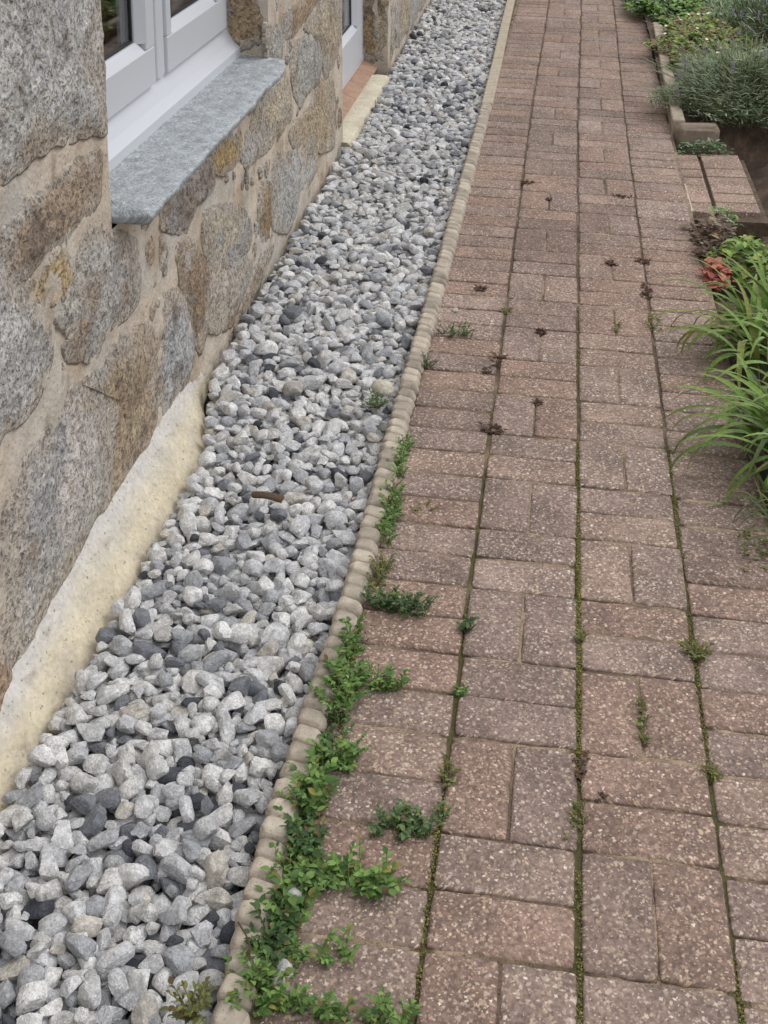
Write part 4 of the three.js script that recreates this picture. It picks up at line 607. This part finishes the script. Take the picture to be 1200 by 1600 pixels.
//#RIGHTEND
// ------------------------------------------------------------ weeds, litter and loose stones
{
  const C = { bright: [linA(122, 162, 72), linA(104, 144, 64), linA(144, 178, 94), linA(86, 122, 56)], dark: [linA(76, 112, 54), linA(94, 132, 66), linA(60, 92, 46)], blue: [linA(102, 134, 76), linA(120, 150, 92), linA(80, 110, 60)], yel: [linA(140, 144, 70), linA(112, 120, 56), linA(96, 100, 50)], dry: [linA(84, 62, 50), linA(64, 48, 42), linA(104, 78, 60)] };
  const shapes = [leafGeo(1, 0.55, 0.3, 0.35), leafGeo(1, 0.66, 0.15, 0.6), leafGeo(1, 0.48, 0.4, 0.2)];
  function weed(label, u, v, o) {
    const p = onPath(u, v, 0.0); if (o.y !== undefined) p.copy(onLevel(u, v, o.y));
    const t = thing(o.name || 'weed', label, o.cat || 'weed', [p.x, p.y, p.z], o.group || 'weeds growing along the path'), r = rng(Math.round(u * 7 + v * 13)), cols = C[o.c || 'bright'], st = [], fol = []; let singles = 0;
    const nS = Math.round((o.stems || 7) * (o.single ? 2.6 : 1.7)), len = o.r || 0.05, along = o.along;                 // along: [x, z] half extents of the strip it fills
    for (let s = 0; s < nS; s++) {
      const ox = along ? (r() * 2 - 1) * along[0] : (r() - 0.5) * len * 0.3, oz = along ? (r() * 2 - 1) * along[1] : (r() - 0.5) * len * 0.3;
      const az = o.az !== undefined ? o.az + (r() - 0.5) * 1.6 : r() * 6.283, L = len * (0.45 + 0.7 * r()), H = (o.h || 0.03) * (0.2 + 0.85 * r());
      const a = V(ox, -0.006, oz), b = V(ox + Math.cos(az) * L, H, oz + Math.sin(az) * L); st.push(tint(stalk(a, b, 0.0011, 0.0008, H * 0.35), mix3(cols[0], linA(130, 110, 80), 0.4), 0.9));
      const nL = (o.leaves || 8) + (o.single ? 1 : 0);
      for (let k = 0; k < nL; k++) {
        const q = 0.12 + 0.9 * (k + r() * 0.6) / nL, pos = a.clone().lerp(b, Math.min(q, 1)); pos.y += H * 0.35 * 2 * q * (1 - q) + 0.001 + 0.003 * r();
        const dir = Math.atan2(Math.cos(az), Math.sin(az)) + (k % 2 ? 1 : -1) * (0.5 + 0.9 * r()) * (k > nL - 2 ? 0.3 : 1), sz = (o.leaf || 0.016) * (0.38 + 0.55 * r() * r() + 0.1 * r()), g = shapes[Math.floor(r() * 3)].clone();
        g.applyMatrix4(trs(pos.x, pos.y, pos.z, -0.1 - 0.55 * r(), dir, (r() - 0.5) * 0.8, sz)); { const old = r(); tint(g, old < 0.05 && o.c !== 'dry' ? linA(158, 148, 72) : old < 0.08 && o.c !== 'dry' ? linA(128, 98, 66) : cols[Math.floor(r() * cols.length)], 0.7 + 0.55 * r()); }
        if (o.single && singles < 170) { mesh('leaf', g, LEAFMAT, t); singles++; } else fol.push(g);
      }
    }
    mesh('stem', mergeGeometries(st), STEMMAT, t);
    if (fol.length) mesh('foliage', mergeGeometries(fol), o.c === 'dry' ? DRYMAT : LEAFMAT, t).userData.kind = 'stuff';
    return t;
  }
  // the bushy line along the kerb, from far to near
  const near = { single: true };
  weed('small dark green weed at the kerb, farthest of the kerbside weeds', 668, 572, { r: 0.028, stems: 6, leaves: 6, leaf: 0.014, c: 'dark' });
  weed('dark green weed spreading flat across the paver joint right of the kerb', 706, 524, { along: [0.05, 0.012], r: 0.026, stems: 12, leaves: 6, leaf: 0.016, c: 'dark', h: 0.028 });
  weed('dark weed growing in the gravel against the kerb under a pale stone', 590, 634, { y: 0.012, r: 0.04, stems: 10, leaves: 7, leaf: 0.015, c: 'dark', h: 0.03 });
  weed('thin upright weed beside the kerb level with the dark gravel stones', 628, 722, { along: [0.008, 0.07], r: 0.02, stems: 22, leaves: 6, leaf: 0.015, c: 'bright', h: 0.03 });
  weed('green weed strip hugging the kerb midway up the path', 608, 808, { along: [0.012, 0.09], r: 0.024, stems: 34, leaves: 7, leaf: 0.015, c: 'bright', h: 0.034 });
  weed('sparse seedling on the pavers right of the kerbside strip', 665, 795, { r: 0.03, stems: 5, leaves: 4, leaf: 0.010, c: 'yel', h: 0.012 });
  weed('small kerbside weed just above the dark mat of weeds', 594, 905, { along: [0.008, 0.05], r: 0.02, stems: 18, leaves: 6, leaf: 0.013, c: 'yel', h: 0.026 });
  weed('dense dark green mat of weeds reaching from the kerb to the first long joint', 622, 950, { along: [0.052, 0.012], r: 0.026, stems: 22, leaves: 8, leaf: 0.014, c: 'dark', h: 0.03, ...near });
  weed('tall narrow weed with a spire of leaves against the kerb', 548, 1012, { along: [0.008, 0.03], r: 0.018, stems: 8, leaves: 7, leaf: 0.016, c: 'bright', h: 0.06, ...near });
  weed('bright weed with a runner of leaves pointing right from the kerb', 592, 1072, { along: [0.04, 0.008], r: 0.022, stems: 12, leaves: 7, leaf: 0.015, c: 'bright', h: 0.028, ...near });
  weed('thick bright green weed beside the kerb under the leafy runner', 533, 1092, { along: [0.022, 0.05], r: 0.028, stems: 20, leaves: 8, leaf: 0.018, c: 'bright', h: 0.045, ...near });
  weed('broad leaved weed by the kerb below the thickest bright weed', 528, 1190, { along: [0.028, 0.022], r: 0.026, stems: 13, leaves: 7, leaf: 0.018, c: 'bright', h: 0.034, ...near });
  weed('glossy weed by the kerb left of the bare paver corner', 486, 1252, { along: [0.012, 0.045], r: 0.026, stems: 15, leaves: 7, leaf: 0.020, c: 'bright', h: 0.04, ...near });
  weed('weed with one yellow leaf by the kerb above the largest clump', 474, 1335, { along: [0.018, 0.028], r: 0.026, stems: 12, leaves: 7, leaf: 0.018, c: 'dark', h: 0.034, ...near });
  weed('large spreading clump of weeds pushing right along a paver joint', 548, 1382, { along: [0.056, 0.014], r: 0.028, stems: 22, leaves: 7, leaf: 0.018, c: 'bright', h: 0.032, ...near });
  weed('weed at the kerb left of the largest clump with long pale leaves', 455, 1412, { along: [0.016, 0.035], r: 0.028, stems: 15, leaves: 7, leaf: 0.020, c: 'bright', h: 0.036, ...near });
  weed('weed crowding the kerb beside the loose pale pebbles', 428, 1480, { along: [0.016, 0.03], r: 0.026, stems: 14, leaves: 7, leaf: 0.018, c: 'dark', h: 0.034, ...near });
  weed('thin weed on the paver right of the loose pale pebbles', 512, 1490, { along: [0.03, 0.008], r: 0.024, stems: 7, leaves: 5, leaf: 0.014, c: 'bright', h: 0.02, ...near });
  weed('weed growing over the kerb top in the bottom of the picture', 400, 1552, { along: [0.03, 0.024], r: 0.026, stems: 16, leaves: 7, leaf: 0.016, c: 'bright', h: 0.034, ...near });
  weed('weed along the paver joint at the very bottom of the picture', 535, 1590, { along: [0.085, 0.01], r: 0.024, stems: 18, leaves: 6, leaf: 0.015, c: 'bright', h: 0.028, ...near });
  weed('small weed sprouting from the gravel at the bottom beside the kerb', 300, 1582, { y: 0.02, r: 0.03, stems: 8, leaves: 6, leaf: 0.014, c: 'yel', h: 0.03, ...near });
  weed('blue green clump of round leaves alone on the pavers', 634, 1296, { along: [0.038, 0.016], r: 0.024, stems: 16, leaves: 7, leaf: 0.015, c: 'blue', h: 0.024, ...near });
  weed('blue green sprig on the long joint beside the round leaved clump', 690, 1282, { along: [0.006, 0.02], r: 0.016, stems: 6, leaves: 5, leaf: 0.012, c: 'blue', h: 0.018 });
  weed('small olive weed on the long joint above the blue green clump', 697, 1212, { along: [0.005, 0.02], r: 0.016, stems: 8, leaves: 6, leaf: 0.011, c: 'yel', h: 0.018 });
  weed('tiny weed on the left long joint second from the top', 720, 1085, { r: 0.016, stems: 6, leaves: 5, leaf: 0.013, c: 'bright', h: 0.016 });
  weed('tiny weed on the left long joint beside the dark mat', 728, 982, { r: 0.018, stems: 8, leaves: 6, leaf: 0.014, c: 'dark', h: 0.022 });
  weed('wispy grassy tuft on the right long joint', 1086, 1026, { r: 0.028, stems: 16, leaves: 3, leaf: 0.016, c: 'yel', h: 0.022 });
  weed('narrow green weed in the short joint left of the right long joint', 1003, 1125, { along: [0.003, 0.055], r: 0.012, stems: 12, leaves: 4, leaf: 0.011, c: 'yel', h: 0.014 });
  weed('yellow green moss tuft on the right long joint', 1112, 1212, { along: [0.005, 0.014], r: 0.014, stems: 9, leaves: 5, leaf: 0.010, c: 'yel', h: 0.014 });
  weed('moss tuft on the centre joint at mid path', 909, 1000, { r: 0.014, stems: 7, leaves: 5, leaf: 0.009, c: 'yel', h: 0.013 });
  weed('pale green sprig on the far right long joint', 1020, 506, { along: [0.012, 0.05], r: 0.022, stems: 8, leaves: 4, leaf: 0.014, c: 'yel', h: 0.016 });
  weed('pale green sprig in the short joint beside the far right long joint', 963, 512, { along: [0.004, 0.03], r: 0.014, stems: 6, leaves: 4, leaf: 0.012, c: 'yel', h: 0.014 });
  weed('faint green weed on the left long joint far up the path', 790, 486, { along: [0.01, 0.02], r: 0.018, stems: 5, leaves: 4, leaf: 0.012, c: 'yel', h: 0.012 });
  weed('olive moss growth on the widest part of the centre joint', 902, 1290, { along: [0.009, 0.035], r: 0.012, stems: 14, leaves: 5, leaf: 0.008, c: 'yel', h: 0.012 });
  weed('flat grassy weed under the overhanging strap leaves at right', 1180, 860, { along: [0.03, 0.05], r: 0.03, stems: 12, leaves: 4, leaf: 0.016, c: 'yel', h: 0.016 });
  weed('ragged low weeds filling the kerb foot under the tall narrow spire', 538, 1045, { along: [0.012, 0.06], r: 0.022, stems: 22, leaves: 6, leaf: 0.014, c: 'bright', h: 0.022 });
  weed('ragged low weeds at the kerb foot between the thickest weed and the broad leaved one', 512, 1150, { along: [0.016, 0.05], r: 0.022, stems: 22, leaves: 6, leaf: 0.014, c: 'dark', h: 0.022 });
  weed('ragged low weeds at the kerb foot left of the largest clump', 466, 1300, { along: [0.02, 0.09], r: 0.024, stems: 34, leaves: 6, leaf: 0.014, c: 'bright', h: 0.022 });
  weed('ragged low weeds spreading around the loose pale pebbles', 430, 1520, { along: [0.026, 0.05], r: 0.022, stems: 24, leaves: 6, leaf: 0.013, c: 'bright', h: 0.018 });
  weed('dry rootlets and weed crumbs on the bare soil by the kerb below the dark mat', 560, 1000, { name: 'dead_weed', cat: 'dead weed', group: 'withered brown weeds on the paving joints', c: 'dry', along: [0.03, 0.06], r: 0.014, stems: 16, leaves: 3, leaf: 0.008, h: 0.003 });
  // withered brown tufts
  const dead = (label, u, v, r = 0.02, o = {}) => weed(label, u, v, { name: 'dead_weed', cat: 'dead weed', group: 'withered brown weeds on the paving joints', c: 'dry', r, stems: 9, leaves: 6, leaf: 0.015, h: 0.004, ...o });
  dead('withered brown tuft on the left long joint, nearest of the three there', 768, 672, 0.028);
  dead('withered dark streak on the left long joint above the nearest brown tuft', 775, 562, 0.018, { along: [0.006, 0.04] });
  dead('brown tuft by the left long joint beside the streak', 762, 580, 0.014, { stems: 4 });
  dead('brown dry tuft in the middle of the right centre column', 955, 412, 0.022);
  dead('brown dry tuft on the right long joint left of the red leaves', 1005, 408, 0.026);
  dead('brown dry streak on the right long joint below a brown tuft', 1010, 456, 0.016, { along: [0.005, 0.05] });
  dead('brown dry tuft on the left column of pavers', 752, 452, 0.02);
  dead('small brown tuft at the top of a short joint in the left centre column', 845, 520, 0.013);
  dead('small brown tuft below on the next short joint of the left centre column', 840, 632, 0.011, { stems: 4 });
  dead('flat grey brown litter on the far right centre column', 970, 308, 0.02, { along: [0.02, 0.01] });
  dead('dark litter around the far end of the left long joint', 824, 286, 0.018, { along: [0.012, 0.01] });
  dead('dark spot of litter on a far short joint', 858, 312, 0.010, { stems: 4 });
  dead('reddish brown withered weed at the top of the mossy centre joint', 905, 1196, 0.018, { along: [0.006, 0.02], stems: 9, leaf: 0.009 });
  dead('dark brown sprig right of the mossy centre joint', 934, 1246, 0.012, { stems: 5, leaf: 0.008 });

  // loose things
  const r = rng(808), peb = (name, label, cat, p, s, col, group) => { const g = mergeVertices(new THREE.IcosahedronGeometry(1, 4).deleteAttribute('uv').deleteAttribute('normal')), q = g.attributes.position, so = r() * 50; for (let i = 0; i < q.count; i++) { const x = q.getX(i), y = q.getY(i), z = q.getZ(i), k = 1 + 0.35 * fbm(x + so, y, z, 3); q.setXYZ(i, x * k * s[0], y * k * s[1], z * k * s[2]); } g.computeVertexNormals(); boxUV(g, r(), r()); const m = mesh(name, g, std({ ...TX.gravel, color: lin(...col) })); m.position.copy(p); m.rotation.set(r() * 0.4, r() * 6, r() * 0.4); return tag(m, label, cat, group); };
  peb('pebble', 'loose pale pebble on the paver among the weeds near the bottom', 'pebble', onPath(443, 1516, 0.007), [0.012, 0.009, 0.014], [214, 212, 208]);
  peb('pebble', 'greyish pebble just below the loose pale one among the weeds', 'pebble', onPath(438, 1538, 0.006), [0.014, 0.008, 0.011], [190, 182, 172]);
  peb('pebble', 'small white pebble nestled in the largest weed clump', 'pebble', onPath(458, 1396, 0.016), [0.011, 0.009, 0.012], [222, 220, 214]);
  peb('pebble', 'flat cream stone on the gravel beside the kerb above the dark weed', 'stone', onLevel(597, 606, 0.03), [0.022, 0.013, 0.03], [226, 218, 196]);
  peb('pebble', 'white chip on the left column of pavers far from the kerb', 'pebble', onPath(711, 484, 0.003), [0.009, 0.004, 0.012], [226, 216, 206]);
  peb('pebble', 'white cobble under the strap leaves, upper of the pair', 'stone', onLevel(1152, 510, 0.0), [0.022, 0.018, 0.03], [226, 224, 214]);
  peb('pebble', 'white cobble under the strap leaves, lower of the pair', 'stone', onLevel(1170, 545, -0.005), [0.022, 0.018, 0.026], [220, 218, 208]);
  { const a = onLevel(396, 772, 0.022), b = onLevel(442, 780, 0.024), c = a.clone().lerp(b, 0.5); c.y += 0.01; const g = new THREE.TubeGeometry(new THREE.CatmullRomCurve3([a, c.clone().add(V(0, 0, 0.006)), b]), 12, 0.009, 7); const p = g.attributes.position; for (let i = 0; i < p.count; i++) p.setXYZ(i, p.getX(i) + 0.003 * noise(p.getX(i) * 90, p.getY(i) * 90, p.getZ(i) * 90), p.getY(i) * 0.75 + 0.005, p.getZ(i)); g.computeVertexNormals(); tag(mesh('bark_piece', g, std({ ...TX.soil, color: lin(150, 128, 108) })), 'curled brown strip of bark lying on the gravel', 'bark'); }
  { const a = onLevel(372, 1440, 0.045), b = onLevel(391, 1500, 0.035), c = a.clone().lerp(b, 0.5); c.x += 0.006; const g = new THREE.TubeGeometry(new THREE.CatmullRomCurve3([a, c, b]), 10, 0.0012, 5); tag(mesh('twig', g, std({ color: lin(84, 64, 48) })), 'thin dark twig lying across the near kerb lumps', 'twig'); }
}
//#WEEDSEND
renderer.render(scene, camera);
